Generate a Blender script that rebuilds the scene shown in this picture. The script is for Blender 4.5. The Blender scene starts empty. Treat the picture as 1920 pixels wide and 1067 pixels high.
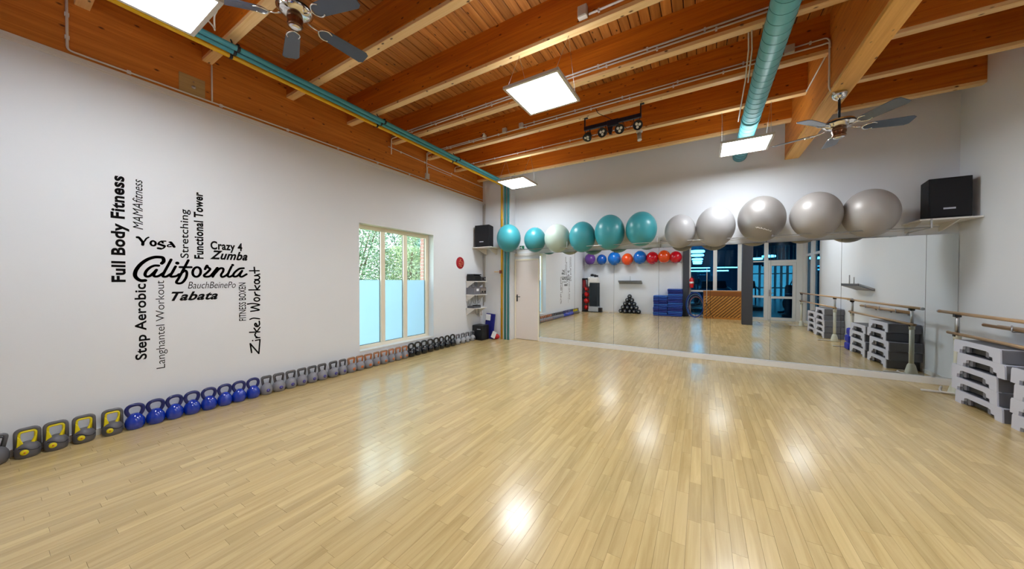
import bpy, bmesh, math, random
from math import sin, cos, pi, radians as R
from mathutils import Vector, Matrix
random.seed(7)
S = bpy.context.scene
C = S.collection

# ------------------------------------------------------------------ camera, world, light, exposure
cam = bpy.data.objects.new('camera', bpy.data.cameras.new('camera'))
C.objects.link(cam)
right = Vector((0.859378, 0.511339, 0.001102)); up = Vector((-0.007428, 0.010328, 0.999919)); fwd = Vector((-0.511287, 0.859317, -0.012674))
cam.matrix_world = Matrix(((right.x, up.x, -fwd.x, 0), (right.y, up.y, -fwd.y, 0), (right.z, up.z, -fwd.z, 1.45), (0, 0, 0, 1)))
cam.data.sensor_width = 36; cam.data.lens = 600.54*36/1920; cam.data.clip_start = .02; cam.data.clip_end = 200
S.camera = cam
S.view_settings.view_transform = 'Standard'; S.view_settings.look = 'None'; S.view_settings.gamma = 1
S.view_settings.use_curve_mapping = False
S.view_settings.exposure = 0.68
PANEL_L = 30.0          # radiance of the ceiling LED panels
w = bpy.data.worlds.new('world'); S.world = w; w.use_nodes = True
bg = w.node_tree.nodes['Background']; bg.inputs[0].default_value = (.84, .93, 1, 1); bg.inputs[1].default_value = 8.0
S.cycles.max_bounces = 10; S.cycles.diffuse_bounces = 5; S.cycles.glossy_bounces = 5
S.cycles.transparent_max_bounces = 12; S.cycles.sample_clamp_indirect = 6
S.cycles.caustics_reflective = False

# ------------------------------------------------------------------ materials
def srgb(r, g, b):
    f = lambda c: (c/12.92 if c <= .04045 else ((c+.055)/1.055)**2.4)
    return (f(r/255), f(g/255), f(b/255), 1)
MATS = {}
def mat(name, col=(.5, .5, .5, 1), rough=.5, metal=0., noise=0., scale=6., bump=0., coat=0., spec=.5, emit=None, es=1.):
    if name in MATS: return MATS[name]
    m = bpy.data.materials.new(name); m.use_nodes = True; MATS[name] = m
    nt = m.node_tree; b = nt.nodes['Principled BSDF']
    b.inputs['Base Color'].default_value = col; b.inputs['Roughness'].default_value = rough; b.inputs['Metallic'].default_value = metal
    b.inputs['Coat Weight'].default_value = coat; b.inputs['Coat Roughness'].default_value = .08
    b.inputs['Specular IOR Level'].default_value = spec
    if emit: b.inputs['Emission Color'].default_value = emit; b.inputs['Emission Strength'].default_value = es
    if noise or bump:
        tc = nt.nodes.new('ShaderNodeTexCoord'); n = nt.nodes.new('ShaderNodeTexNoise'); n.inputs['Scale'].default_value = scale; n.inputs['Detail'].default_value = 5
        nt.links.new(tc.outputs['Object'], n.inputs['Vector'])
        if noise:
            mx = nt.nodes.new('ShaderNodeMix'); mx.data_type = 'RGBA'
            mx.inputs['A'].default_value = tuple(c*(1-noise) for c in col[:3])+(1,); mx.inputs['B'].default_value = tuple(min(1, c*(1+noise)) for c in col[:3])+(1,)
            nt.links.new(n.outputs['Fac'], mx.inputs['Factor']); nt.links.new(mx.outputs['Result'], b.inputs['Base Color'])
        if bump:
            bp = nt.nodes.new('ShaderNodeBump'); bp.inputs['Strength'].default_value = bump; bp.inputs['Distance'].default_value = .01
            nt.links.new(n.outputs['Fac'], bp.inputs['Height']); nt.links.new(bp.outputs['Normal'], b.inputs['Normal'])
    return m

def wood(name, dark, light, axis='X', rough=.5, coat=0., knots=True, rnd=.12, grain=14., spec=.5, attr=None, scratch=False, knotcol=None):
    """procedural wood with grain stretched along a world axis; tone varies by object (or by the face attribute attr)"""
    if name in MATS: return MATS[name]
    m = bpy.data.materials.new(name); m.use_nodes = True; MATS[name] = m
    nt = m.node_tree; N = nt.nodes.new; L = nt.links.new; b = nt.nodes['Principled BSDF']
    b.inputs['Roughness'].default_value = rough; b.inputs['Coat Weight'].default_value = coat; b.inputs['Coat Roughness'].default_value = .15; b.inputs['Specular IOR Level'].default_value = spec
    geo = N('ShaderNodeNewGeometry')
    if attr: t = N('ShaderNodeAttribute'); t.attribute_name = attr; tone = t.outputs['Fac']
    else: t = N('ShaderNodeObjectInfo'); tone = t.outputs['Random']
    off = N('ShaderNodeMath'); off.operation = 'MULTIPLY'; off.inputs[1].default_value = 37.; L(tone, off.inputs[0])
    add = N('ShaderNodeVectorMath'); add.operation = 'ADD'; L(geo.outputs['Position'], add.inputs[0]); L(off.outputs[0], add.inputs[1])
    mp = N('ShaderNodeMapping'); L(add.outputs[0], mp.inputs['Vector'])
    mp.inputs['Scale'].default_value = {'X': (.5, grain, grain), 'Y': (grain, .5, grain), 'Z': (grain, grain, .5)}[axis]
    n1 = N('ShaderNodeTexNoise'); n1.inputs['Scale'].default_value = 2.2; n1.inputs['Detail'].default_value = 7; n1.inputs['Roughness'].default_value = .62; n1.inputs['Distortion'].default_value = .6
    L(mp.outputs[0], n1.inputs['Vector'])
    ramp = N('ShaderNodeValToRGB'); ramp.color_ramp.elements[0].position = .3; ramp.color_ramp.elements[0].color = dark; ramp.color_ramp.elements[1].position = .72; ramp.color_ramp.elements[1].color = light
    L(n1.outputs['Fac'], ramp.inputs[0]); col = ramp.outputs[0]
    hv = N('ShaderNodeHueSaturation'); v = N('ShaderNodeMapRange'); v.inputs[3].default_value = 1-rnd; v.inputs[4].default_value = 1+rnd
    L(tone, v.inputs[0]); L(v.outputs[0], hv.inputs['Value']); L(col, hv.inputs['Color']); col = hv.outputs[0]
    if knots:
        mk = N('ShaderNodeMapping'); L(add.outputs[0], mk.inputs['Vector']); mk.inputs['Scale'].default_value = {'X': (6, 12, 12), 'Y': (12, 6, 12), 'Z': (12, 12, 6)}[axis]
        vo = N('ShaderNodeTexVoronoi'); vo.inputs['Scale'].default_value = 1.; L(mk.outputs[0], vo.inputs['Vector'])
        kr = N('ShaderNodeValToRGB'); kr.color_ramp.elements[0].position = .06; kr.color_ramp.elements[0].color = (1, 1, 1, 1); kr.color_ramp.elements[1].position = .15; kr.color_ramp.elements[1].color = (0, 0, 0, 1)
        L(vo.outputs['Distance'], kr.inputs[0])
        mx = N('ShaderNodeMix'); mx.data_type = 'RGBA'; L(kr.outputs[0], mx.inputs['Factor']); L(col, mx.inputs['A']); mx.inputs['B'].default_value = knotcol or tuple(c*.22 for c in dark[:3])+(1,)
        col = mx.outputs['Result']
    L(col, b.inputs['Base Color'])
    if scratch:
        n2 = N('ShaderNodeTexNoise'); n2.inputs['Scale'].default_value = 3.; n2.inputs['Detail'].default_value = 6; L(geo.outputs['Position'], n2.inputs['Vector'])
        mr = N('ShaderNodeMapRange'); mr.inputs[3].default_value = rough-.06; mr.inputs[4].default_value = rough+.08; L(n2.outputs['Fac'], mr.inputs[0]); L(mr.outputs[0], b.inputs['Roughness'])
        bp = N('ShaderNodeBump'); bp.inputs['Strength'].default_value = .04; bp.inputs['Distance'].default_value = .004; L(n1.outputs['Fac'], bp.inputs['Height']); L(bp.outputs[0], b.inputs['Normal'])
    return m

def glass(name, tint, refl=.35, rough=.0):
    if name in MATS: return MATS[name]
    m = bpy.data.materials.new(name); m.use_nodes = True; MATS[name] = m
    nt = m.node_tree; nt.nodes.remove(nt.nodes['Principled BSDF']); N = nt.nodes.new; L = nt.links.new
    o = nt.nodes['Material Output']; t = N('ShaderNodeBsdfTransparent'); t.inputs[0].default_value = tint
    g = N('ShaderNodeBsdfGlossy'); g.inputs['Roughness'].default_value = rough; g.inputs[0].default_value = (.9, .97, 1, 1)
    f = N('ShaderNodeFresnel'); f.inputs[0].default_value = 1.45; mul = N('ShaderNodeMath'); mul.operation = 'MULTIPLY'; mul.inputs[1].default_value = refl*2; L(f.outputs[0], mul.inputs[0])
    mx = N('ShaderNodeMixShader'); L(mul.outputs[0], mx.inputs[0]); L(t.outputs[0], mx.inputs[1]); L(g.outputs[0], mx.inputs[2]); L(mx.outputs[0], o.inputs[0])
    return m

def frosted(name, col):
    m = bpy.data.materials.new(name); m.use_nodes = True; nt = m.node_tree; nt.nodes.remove(nt.nodes['Principled BSDF']); N = nt.nodes.new; L = nt.links.new
    o = nt.nodes['Material Output']; t = N('ShaderNodeBsdfTranslucent'); t.inputs[0].default_value = col; d = N('ShaderNodeBsdfDiffuse'); d.inputs[0].default_value = col
    mx = N('ShaderNodeMixShader'); mx.inputs[0].default_value = .15; L(t.outputs[0], mx.inputs[1]); L(d.outputs[0], mx.inputs[2])
    g = N('ShaderNodeBsdfGlossy'); g.inputs['Roughness'].default_value = .15; m2 = N('ShaderNodeMixShader'); m2.inputs[0].default_value = .05
    L(mx.outputs[0], m2.inputs[1]); L(g.outputs[0], m2.inputs[2]); L(m2.outputs[0], o.inputs[0]); return m

WALL = mat('white_plaster', srgb(227, 230, 236), .75, noise=.02, scale=1.2, bump=.03)
WHITE = mat('white_paint', srgb(226, 224, 222), .45, noise=.015, scale=3)
CREAM = mat('cream_frame', srgb(240, 232, 212), .4, noise=.02)
WHITEMET = mat('white_metal', srgb(222, 220, 218), .35, metal=.0)
PLASTICW = mat('grey_white_plastic', srgb(196, 190, 182), .5, noise=.03)
BLACK = mat('black_plastic', srgb(18, 19, 24), .45, noise=.1)
BLACKM = mat('black_matt_grille', srgb(10, 11, 20), .75, noise=.2, scale=60)
CHROME = mat('chrome', (.75, .73, .70, 1), .12, metal=1)
STEEL = mat('brushed_steel', (.45, .45, .46, 1), .35, metal=1)
DARKGREY = mat('dark_grey_plastic', srgb(86, 88, 96), .55, noise=.06)
LIGHTGREY = mat('light_grey_plastic', srgb(204, 207, 222), .5, noise=.03)
MIDGREY = mat('mid_grey_plastic', srgb(112, 113, 122), .55, noise=.05)
CHAR = mat('charcoal_paint', srgb(60, 62, 70), .6, noise=.05)
TEALP = mat('teal_pipe_paint', srgb(66, 152, 164), .4, noise=.06, scale=4)
TEALD = mat('teal_duct_paint', srgb(96, 176, 186), .42, noise=.05, scale=3)
YELLOWP = mat('yellow_pipe_paint', srgb(238, 182, 10), .4, noise=.05)
JOIST = wood('stained_glulam', srgb(172, 86, 8), srgb(210, 122, 24), 'X', .5, rnd=.07)
JOISTB = wood('bounce_lit_glulam', srgb(228, 184, 122), srgb(246, 212, 158), 'X', .5, rnd=.05, knotcol=srgb(90, 50, 20))  # joist undersides: bounce light from the floor put into a paler colour
GIRD = wood('stained_girder', srgb(184, 100, 24), srgb(222, 138, 52), 'Y', .5, rnd=.05)
GIRDB = wood('bounce_lit_girder', srgb(214, 154, 72), srgb(238, 186, 104), 'Y', .5, rnd=.05, knotcol=srgb(90, 50, 20))  # girder underside, likewise paler to carry the bounce light
BOARD = wood('stained_ceiling_board', srgb(160, 94, 38), srgb(212, 144, 74), 'Y', .5, rnd=.2, knotcol=srgb(60, 26, 8))
FLOOR = wood('maple_strip', srgb(184, 158, 106), srgb(211, 186, 134), 'Y', .215, coat=.24, rnd=.085, grain=9., attr='tone', scratch=True, knots=False, spec=.5)
BARW = wood('beech_bar', srgb(176, 140, 100), srgb(206, 172, 132), 'Y', .35, knots=False)
COUNT = wood('orange_pine', srgb(158, 96, 32), srgb(196, 134, 58), 'X', .4)
BRICK = mat('red_brick', srgb(168, 100, 88), .8, noise=.15, scale=12, bump=.2)
RUBBERGAP = mat('dark_gap', srgb(30, 22, 16), .8)

# ------------------------------------------------------------------ mesh helpers
class MB:
    def __init__(s): s.v = []; s.f = []; s.sm = []; s.t = []
    def add(s, vs, fs, smooth=False, tone=0.):
        o = len(s.v); s.v += [tuple(v) for v in vs]; s.f += [tuple(i+o for i in f) for f in fs]; s.sm += [smooth]*len(fs); s.t += [tone]*len(fs); return s
    def box(s, x0, x1, y0, y1, z0, z1, tone=0.):
        return s.add([(x0, y0, z0), (x1, y0, z0), (x1, y1, z0), (x0, y1, z0), (x0, y0, z1), (x1, y0, z1), (x1, y1, z1), (x0, y1, z1)],
                     [(0, 3, 2, 1), (4, 5, 6, 7), (0, 1, 5, 4), (1, 2, 6, 5), (2, 3, 7, 6), (3, 0, 4, 7)], tone=tone)
    def obox(s, c, size, rot=None):
        M = (rot or Matrix.Identity(3)); hx, hy, hz = [q/2 for q in size]; vs = []
        for z in (-hz, hz):
            for x, y in ((-hx, -hy), (hx, -hy), (hx, hy), (-hx, hy)): vs.append(Vector(c)+M @ Vector((x, y, z)))
        return s.add(vs, [(0, 3, 2, 1), (4, 5, 6, 7), (0, 1, 5, 4), (1, 2, 6, 5), (2, 3, 7, 6), (3, 0, 4, 7)])
    def tube(s, pts, r, n=8, cap=True, closed=False, sx=1., sy=1., ref=None):
        pts = [Vector(p) for p in pts]; k = len(pts); rings = []
        rr = r if isinstance(r, (list, tuple)) else [r]*k
        prev = None
        for i, p in enumerate(pts):
            if closed: t = pts[(i+1) % k]-pts[i-1]
            else: t = pts[min(i+1, k-1)]-pts[max(i-1, 0)]
            t.normalize()
            if prev is None:
                a = Vector(ref) if ref else (Vector((0, 0, 1)) if abs(t.z) < .9 else Vector((1, 0, 0)))
                u = (a-t*a.dot(t)).normalized()
            else: u = (prev-t*prev.dot(t)).normalized()
            prev = u; w_ = t.cross(u)
            rings.append([p+u*cos(2*pi*j/n)*rr[i]*sx+w_*sin(2*pi*j/n)*rr[i]*sy for j in range(n)])
        vs = [v for ring in rings for v in ring]; fs = []
        for i in range(k if closed else k-1):
            a = i*n; b = ((i+1) % k)*n
            for j in range(n): fs.append((a+j, a+(j+1) % n, b+(j+1) % n, b+j))
        s.add(vs, fs, True)
        if cap and not closed:
            o = len(s.v)-len(vs); s.f.append(tuple(o+j for j in range(n-1, -1, -1))); s.f.append(tuple(o+(k-1)*n+j for j in range(n))); s.sm += [False]*2; s.t += [0.]*2
        return s
    def lathe(s, prof, n=20, c=(0, 0, 0), axis='Z', smooth=True, sx=1., sy=1.):
        vs = []; fs = []
        for r, h in prof:
            for j in range(n):
                a = 2*pi*j/n; x, y = r*cos(a)*sx, r*sin(a)*sy
                p = {'Z': (x, y, h), 'X': (h, x, y), 'Y': (x, h, y)}[axis]; vs.append((p[0]+c[0], p[1]+c[1], p[2]+c[2]))
        for i in range(len(prof)-1):
            for j in range(n): fs.append((i*n+j, i*n+(j+1) % n, (i+1)*n+(j+1) % n, (i+1)*n+j))
        if axis == 'Y': fs = [f[::-1] for f in fs]
        s.add(vs, fs, smooth)
        return s
    def ball(s, c, rx, ry=None, rz=None, n=24, m=14, a0=0., a1=pi):
        ry = ry or rx; rz = rz or rx; vs = []; fs = []
        for i in range(m+1):
            th = a0+(a1-a0)*i/m
            for j in range(n): ph = 2*pi*j/n; vs.append((c[0]+rx*sin(th)*cos(ph), c[1]+ry*sin(th)*sin(ph), c[2]-rz*cos(th)))
        for i in range(m):
            for j in range(n): fs.append((i*n+j, i*n+(j+1) % n, (i+1)*n+(j+1) % n, (i+1)*n+j))
        return s.add(vs, fs, True)
    def prism(s, poly, a, b, plane='YZ'):
        """polygon in a plane extruded from a to b along the remaining axis"""
        def P(u, v, h): return {'YZ': (h, u, v), 'XZ': (u, h, v), 'XY': (u, v, h)}[plane]
        k = len(poly); vs = [P(u, v, a) for u, v in poly]+[P(u, v, b) for u, v in poly]
        fs = [tuple(range(k-1, -1, -1)), tuple(range(k, 2*k))]+[(i, (i+1) % k, k+(i+1) % k, k+i) for i in range(k)]
        return s.add(vs, fs)
    def build(s, name, m, parent=None, bevel=0., loc=None, segs=2):
        me = bpy.data.meshes.new(name); me.from_pydata(s.v, [], s.f)
        me.polygons.foreach_set('use_smooth', s.sm)
        if any(s.t):
            at = me.attributes.new('tone', 'FLOAT', 'FACE'); at.data.foreach_set('value', s.t)
        bm = bmesh.new(); bm.from_mesh(me); bmesh.ops.recalc_face_normals(bm, faces=bm.faces[:]); bm.to_mesh(me); bm.free()
        me.materials.append(m); o = bpy.data.objects.new(name, me); C.objects.link(o)
        if bevel:
            b = o.modifiers.new('bevel', 'BEVEL'); b.width = bevel; b.segments = segs; b.limit_method = 'ANGLE'; b.angle_limit = R(35)
        if parent: o.parent = parent
        if loc: o.location = loc
        return o
def tag(o, label=None, cat=None, group=None, kind=None):
    if label: o['label'] = label
    if cat: o['category'] = cat
    if group: o['group'] = group
    if kind: o['kind'] = kind
    return o
def thing(name, label, cat, loc=(0, 0, 0), rz=0., group=None):
    o = bpy.data.objects.new(name, None); C.objects.link(o); o.location = loc; o.rotation_euler = (0, 0, rz); o.empty_display_size = .1
    return tag(o, label, cat, group)
def kids(o): return [c for c in bpy.data.objects if c.parent == o]
def copy_tree(o, parent=None):
    c = o.copy(); C.objects.link(c); c.parent = parent
    for ch in kids(o): copy_tree(ch, c)
    return c
def catmull(pts, k=6):
    P_ = [Vector(p) for p in pts]; P_ = [P_[0]*2-P_[1]]+P_+[P_[-1]*2-P_[-2]]; out = []
    for i in range(1, len(P_)-2):
        for j in range(k):
            t = j/k; a, b, c, d = P_[i-1], P_[i], P_[i+1], P_[i+2]
            out.append(.5*((2*b)+(c-a)*t+(2*a-5*b+4*c-d)*t*t+(3*b-a-3*c+d)*t**3))
    out.append(P_[-2]); return out
def corner(pts, r=.04, k=4):
    """polyline with rounded corners"""
    P_ = [Vector(p) for p in pts]; out = [P_[0]]
    for i in range(1, len(P_)-1):
        a, b, c = P_[i-1], P_[i], P_[i+1]; u = (a-b).normalized(); v = (c-b).normalized(); rr = min(r, (a-b).length*.45, (c-b).length*.45)
        for j in range(k+1):
            t = j/k; out.append((b+u*rr)*(1-t)**2+b*2*t*(1-t)+(b+v*rr)*t*t)
    out.append(P_[-1]); return out
def struct(name, mb, m, parent=None, bevel=0.):
    o = mb.build(name, m, parent, bevel)
    if not parent: o['kind'] = 'structure'
    return o
ORD = ['first', 'second', 'third', 'fourth', 'fifth', 'sixth', 'seventh', 'eighth', 'ninth', 'tenth', 'eleventh', 'twelfth', 'thirteenth', 'fourteenth', 'fifteenth', 'sixteenth']

# ------------------------------------------------------------------ room
XL, XR, YB, YR, ZC = -4.86, 3.02, 6.93, -1.13, 4.335
ZG = 3.46                                    # underside of the girders, top of the left wall
WY0, WY1, WZ0, WZ1 = 3.25, 4.94, .27, 2.40   # window opening in the left wall

# floor: base slab, strips
fl = MB().box(XL-.3, XR+.3, YR-.05, YB+.1, -.12, -.006)
floor = struct('floor', fl, RUBBERGAP)
cands = []
random.seed(3)
SW = .0715
x = XL
i = 0
while x < XR-.01:
    x1 = min(x+SW, XR); y = YR-random.random()*.5
    while y < YB:
        l = random.choice([.28, .34, .42, .5, .58, .7]); y1 = y+l
        a, b = max(y, YR), min(y1, YB)
        if b-a > .02: cands.append((x, x1, a, b, random.random()))
        y = y1
    x = x1; i += 1
def near(c):
    cx, cy = (c[0]+c[1])/2, (c[2]+c[3])/2; d = Vector((cx, cy, -1.45)); f_ = d.dot(fwd)
    if f_ < .3: return -1
    u, v = d.dot(right)/f_*600.5, -d.dot(up)/f_*600.5
    if abs(u) > 985 or v > 560: return -1
    return 1/f_**3
cands.sort(key=near, reverse=True)
rest = MB()
for k, c in enumerate(cands):
    g = .0005; z1 = random.uniform(-.0002, .0002)
    if k < 300:
        MB().box(c[0]+g, c[1]-g, c[2]+g, c[3]-g, -.006, z1, tone=c[4]+.001).build('plank', FLOOR, floor)
    else: rest.box(c[0]+g, c[1]-g, c[2]+g, c[3]-g, -.006, z1, tone=c[4]+.001)
tag(rest.build('plank_field', FLOOR, floor), kind='stuff')

# walls
T = .20
wl = MB(); wl.box(XL-T, XL, YR-.1, WY0, -.1, ZG); wl.box(XL-T, XL, WY1, YB+.2, -.1, ZG); wl.box(XL-T, XL, WY0, WY1, -.1, WZ0); wl.box(XL-T, XL, WY0, WY1, WZ1, ZG)
struct('wall_left', wl, WALL)
struct('wall_back', MB().box(XL-.2, XR+.2, YB, YB+.2, -.1, ZC+.3), WALL)
struct('wall_back_corner', MB().box(XL, -4.03, 6.70, YB, 0, ZC), WALL)
struct('wall_right', MB().box(XR, XR+.15, .98, YB+.2, -.1, ZC+.3).box(XR, XR+.15, YR, .98, 3.3, ZC+.3), WALL)
struct('wall_rear', MB().box(XL-.2, -.70, YR-.15, YR, -.1, ZC+.3).box(-.70, XR+.15, YR-.15, YR, 3.3, ZC+.3), WALL)
struct('trim_1', MB().box(-.70, -.47, YR-.12, YR+.06, 0, ZC), CHAR)
struct('trim_2', MB().box(XL, XL+.016, YR, 6.70, ZG-.042, ZG-.004).box(XL, XL+.008, YR, 6.70, ZG-.062, ZG-.042), WHITE)
struct('baseboard_left', MB().box(XL, XL+.012, YR, WY0-.02, 0, .06).box(XL, XL+.012, WY1, 6.70, 0, .06), WHITE)
struct('baseboard_rear', MB().box(XL+.02, -.70, YR, YR+.014, 0, .07), WHITE)
struct('baseboard_right', MB().box(XR-.012, XR, 1.0, 6.8, 0, .06), WHITE)
struct('trim_3', MB().box(-4.03, -3.34, YB-.035, YB, 2.055, 2.115), WHITE)
struct('trim_4', MB().box(1.128, 1.412, .56, .82, 0, ZG), CHAR, bevel=.006)

# ceiling: backing, boards, joists, girders
ceil = struct('ceiling', MB().box(XL-.3, XR+.3, YR-.2, YB+.2, ZC+.018, ZC+.1), RUBBERGAP)
x = XL-.02
bw = .1065
proto = MB().prism([(0.004, .004), (.010, 0), (bw-.010, 0), (bw-.004, .004), (bw-.004, .018), (.004, .018)], YR-.1, YB+.1, 'XZ').build('board', BOARD, ceil)
proto.location = (x, 0, ZC); n = 0
while x < XR:
    if n:
        o = proto.copy(); C.objects.link(o); o.location = (x, 0, ZC); o.parent = ceil
    x += bw; n += 1
JY = [-.37, .485, 1.34, 2.19, 3.05, 3.88, 4.75, 5.60, 6.46]
ZJ = 3.92; JW = .088
GX0, GX1 = 1.16, 1.34
for (xa, xb) in ((XL-.02, GX0), (GX1, XR)):
    pm = None
    for y in JY:
        if pm is None:
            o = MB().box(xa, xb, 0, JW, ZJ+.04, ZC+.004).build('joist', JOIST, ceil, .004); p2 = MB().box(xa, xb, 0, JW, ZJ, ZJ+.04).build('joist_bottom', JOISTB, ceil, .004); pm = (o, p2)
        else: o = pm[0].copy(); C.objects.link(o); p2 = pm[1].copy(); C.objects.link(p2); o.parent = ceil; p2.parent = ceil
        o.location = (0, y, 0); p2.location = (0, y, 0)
MB().box(GX0, GX1, YR, YB, ZG+.045, ZC+.004).build('girder', GIRD, ceil, .005)
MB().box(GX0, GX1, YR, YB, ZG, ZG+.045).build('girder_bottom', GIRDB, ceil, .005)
MB().box(XL-.25, XL, YR, 6.93, ZG, ZC+.004).build('girder', GIRD, ceil, .003)

# ------------------------------------------------------------------ left window
win = struct('window_1', MB().box(-5.046, -5.00, WY0, WY0+.085, WZ0, WZ1).box(-5.046, -5.00, WY1-.085, WY1, WZ0, WZ1)
             .box(-5.046, -5.00, WY0+.085, WY1-.085, WZ0, WZ0+.06).box(-5.046, -5.00, WY0+.085, WY1-.085, WZ1-.07, WZ1), CREAM, bevel=.004)
for a in (3.765, 4.275): MB().box(-5.046, -4.995, a, a+.09, WZ0+.06, WZ1-.07).build('mullion', CREAM, win, .004)
GL = glass('clear_glass', (.90, .97, .95, 1), .3)
FR = frosted('frosted_film', srgb(168, 188, 200))
SEAL = mat('black_seal', srgb(20, 24, 26), .6)
ZF = 1.455
for a, b in ((3.335, 3.765), (3.855, 4.275), (4.365, 4.855)):
    MB().box(-5.040, -5.034, a, b, ZF, WZ1-.07).build('clear_pane', GL, win)
    MB().box(-5.040, -5.034, a, b, WZ0+.06, ZF).build('frosted_pane', FR, win)
    MB().box(-5.034, -5.028, b-.007, b, WZ0+.06, WZ1-.07).box(-5.034, -5.028, a, b-.007, WZ0+.06, WZ0+.067).box(-5.034, -5.028, a, b-.007, WZ1-.062, WZ1-.07).build('seal', SEAL, win)
struct('trim_5', MB().box(-5.06, XL+.008, WY0+.002, WY1-.002, WZ0-.02, WZ0+.005), WHITE)

# outdoors: ground, brick return wall, trees
struct('garden_ground', MB().box(-20, XL-T, -6, 16, -.25, -.1), mat('grass', srgb(92, 128, 60), .9, noise=.3, scale=3))
bk = struct('brick_wall', MB().box(-5.50, XL-T-.001, 5.20, 5.5, -.1, 3.3), mat('pale_mortar', srgb(205, 196, 186), .9))
br = MB()
for r_ in range(38):
    for c_ in range(2):
        x0 = -5.51+c_*.23-(.115 if r_ % 2 else 0); br.box(max(x0, -5.51), min(x0+.215, XL-T-.01), 5.188, 5.25, r_*.08, r_*.08+.065)
tag(br.build('brick', BRICK, bk), kind='stuff')
def tree(name, label, x, y, h, rad, n, cols, seed, z0=.2):
    rnd = random.Random(seed); t = thing(name, label, 'tree', (x, y, -.1))
    st = MB(); 
    for k in range(7):
        a = rnd.random()*6.28; d = rnd.random()*rad*.7
        st.tube(catmull([(0, 0, 0), (cos(a)*d*.3, sin(a)*d*.3, h*.4), (cos(a)*d, sin(a)*d, h*rnd.uniform(.7, .98))], 4), [.05*(1-q/9.)+.008 for q in range(9)], 5)
    st.build('branches', mat('bark', srgb(96, 80, 62), .9, noise=.2), t)
    lf = [MB(), MB()]
    for k in range(n):
        th = rnd.random()*6.28; rr = rad*math.sqrt(rnd.random()); z = z0+(h-z0)*rnd.random(); rr *= (.55+.45*sin(pi*min(1, (z/h)*.9+.1)))
        c = Vector((cos(th)*rr, sin(th)*rr, z)); u = Vector((rnd.gauss(0, 1), rnd.gauss(0, 1), rnd.gauss(0, .6))).normalized(); v = u.cross(Vector((rnd.gauss(0, 1), rnd.gauss(0, 1), rnd.gauss(0, 1)))).normalized()
        s_ = rnd.uniform(.024, .05)
        lf[k % 2].add([c-u*s_, c+v*s_*.35, c+u*s_, c-v*s_*.35], [(0, 1, 2, 3)])
    for q, mb in enumerate(lf):
        m = bpy.data.materials.get(cols[q]) or mat(cols[q], {'leaf_a': srgb(128, 146, 116), 'leaf_b': srgb(92, 118, 92), 'leaf_c': srgb(96, 124, 106), 'leaf_d': srgb(150, 160, 116)}[cols[q]], .6)
        me = bpy.data.meshes.new('foliage'); me.from_pydata(mb.v, [], mb.f); me.materials.append(m); o = bpy.data.objects.new('foliage', me); C.objects.link(o); o.parent = t; o['kind'] = 'stuff'
tree('tree', 'loose pale green tree outside the left window pane', -8.2, 5.2, 3.4, 1.2, 24000, ('leaf_a', 'leaf_b'), 1)
tree('tree', 'dense green tree outside the middle window pane', -9.0, 7.9, 4.8, 1.6, 42000, ('leaf_b', 'leaf_c'), 2)
tree('hedge_bush', 'bright yellow-green bush beside the brick wall outside the right pane', -7.6, 7.3, 4.2, .9, 28000, ('leaf_d', 'leaf_a'), 3)
tree('hedge_bush', 'low green bush standing behind the frosted glass of the left pane', -7.2, 6.3, 2.5, .9, 12000, ('leaf_a', 'leaf_d'), 4)

# ------------------------------------------------------------------ door beside the mirror
d = struct('door_1', MB().box(-3.985, -3.375, YB-.035, YB-.004, .008, 1.94), mat('door_white', srgb(222, 212, 208), .45, noise=.01), bevel=.003)
MB().box(-4.018, -3.985, YB-.05, YB, 0, 1.975).box(-3.375, -3.345, YB-.05, YB, 0, 1.975).box(-3.985, -3.375, YB-.05, YB, 1.94, 1.975).build('door_frame', CREAM, d, .003)
h = MB().box(-3.965, -3.935, YB-.045, YB-.034, .93, 1.10).build('door_handle', BLACK, d, .003)
MB().tube([(-3.95, YB-.04, 1.05), (-3.95, YB-.085, 1.05), (-3.93, YB-.09, 1.05), (-3.84, YB-.09, 1.05)], .009, 8).build('lever', BLACK, h)

# ------------------------------------------------------------------ wall mirror of eight panels on a plinth
MIRR = mat('mirror_silver', (.84, .88, .895, 1), .006, metal=1)
mroot = thing('wall_mirror', 'long wall mirror made of eight tall glass panels reflecting the whole studio', 'mirror', (0, YB, 0))
PW = .8655; x0 = -3.338
for k in range(8):
    xa = x0+k*PW; xb = min(xa+PW, XR-.004)
    MB().box(xa+.0018, xb-.0018, -.025, -.012, .098, 2.10).build('mirror_panel', MIRR, mroot)
MB().box(x0, XR-.004, -.0118, -.002, .098, 2.10).build('backing', mat('mirror_backing', srgb(70, 74, 74), .7), mroot)
struct('trim_6', MB().box(x0-.002, XR-.002, YB-.065, YB, 0, .096), WHITE, bevel=.004)

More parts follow.
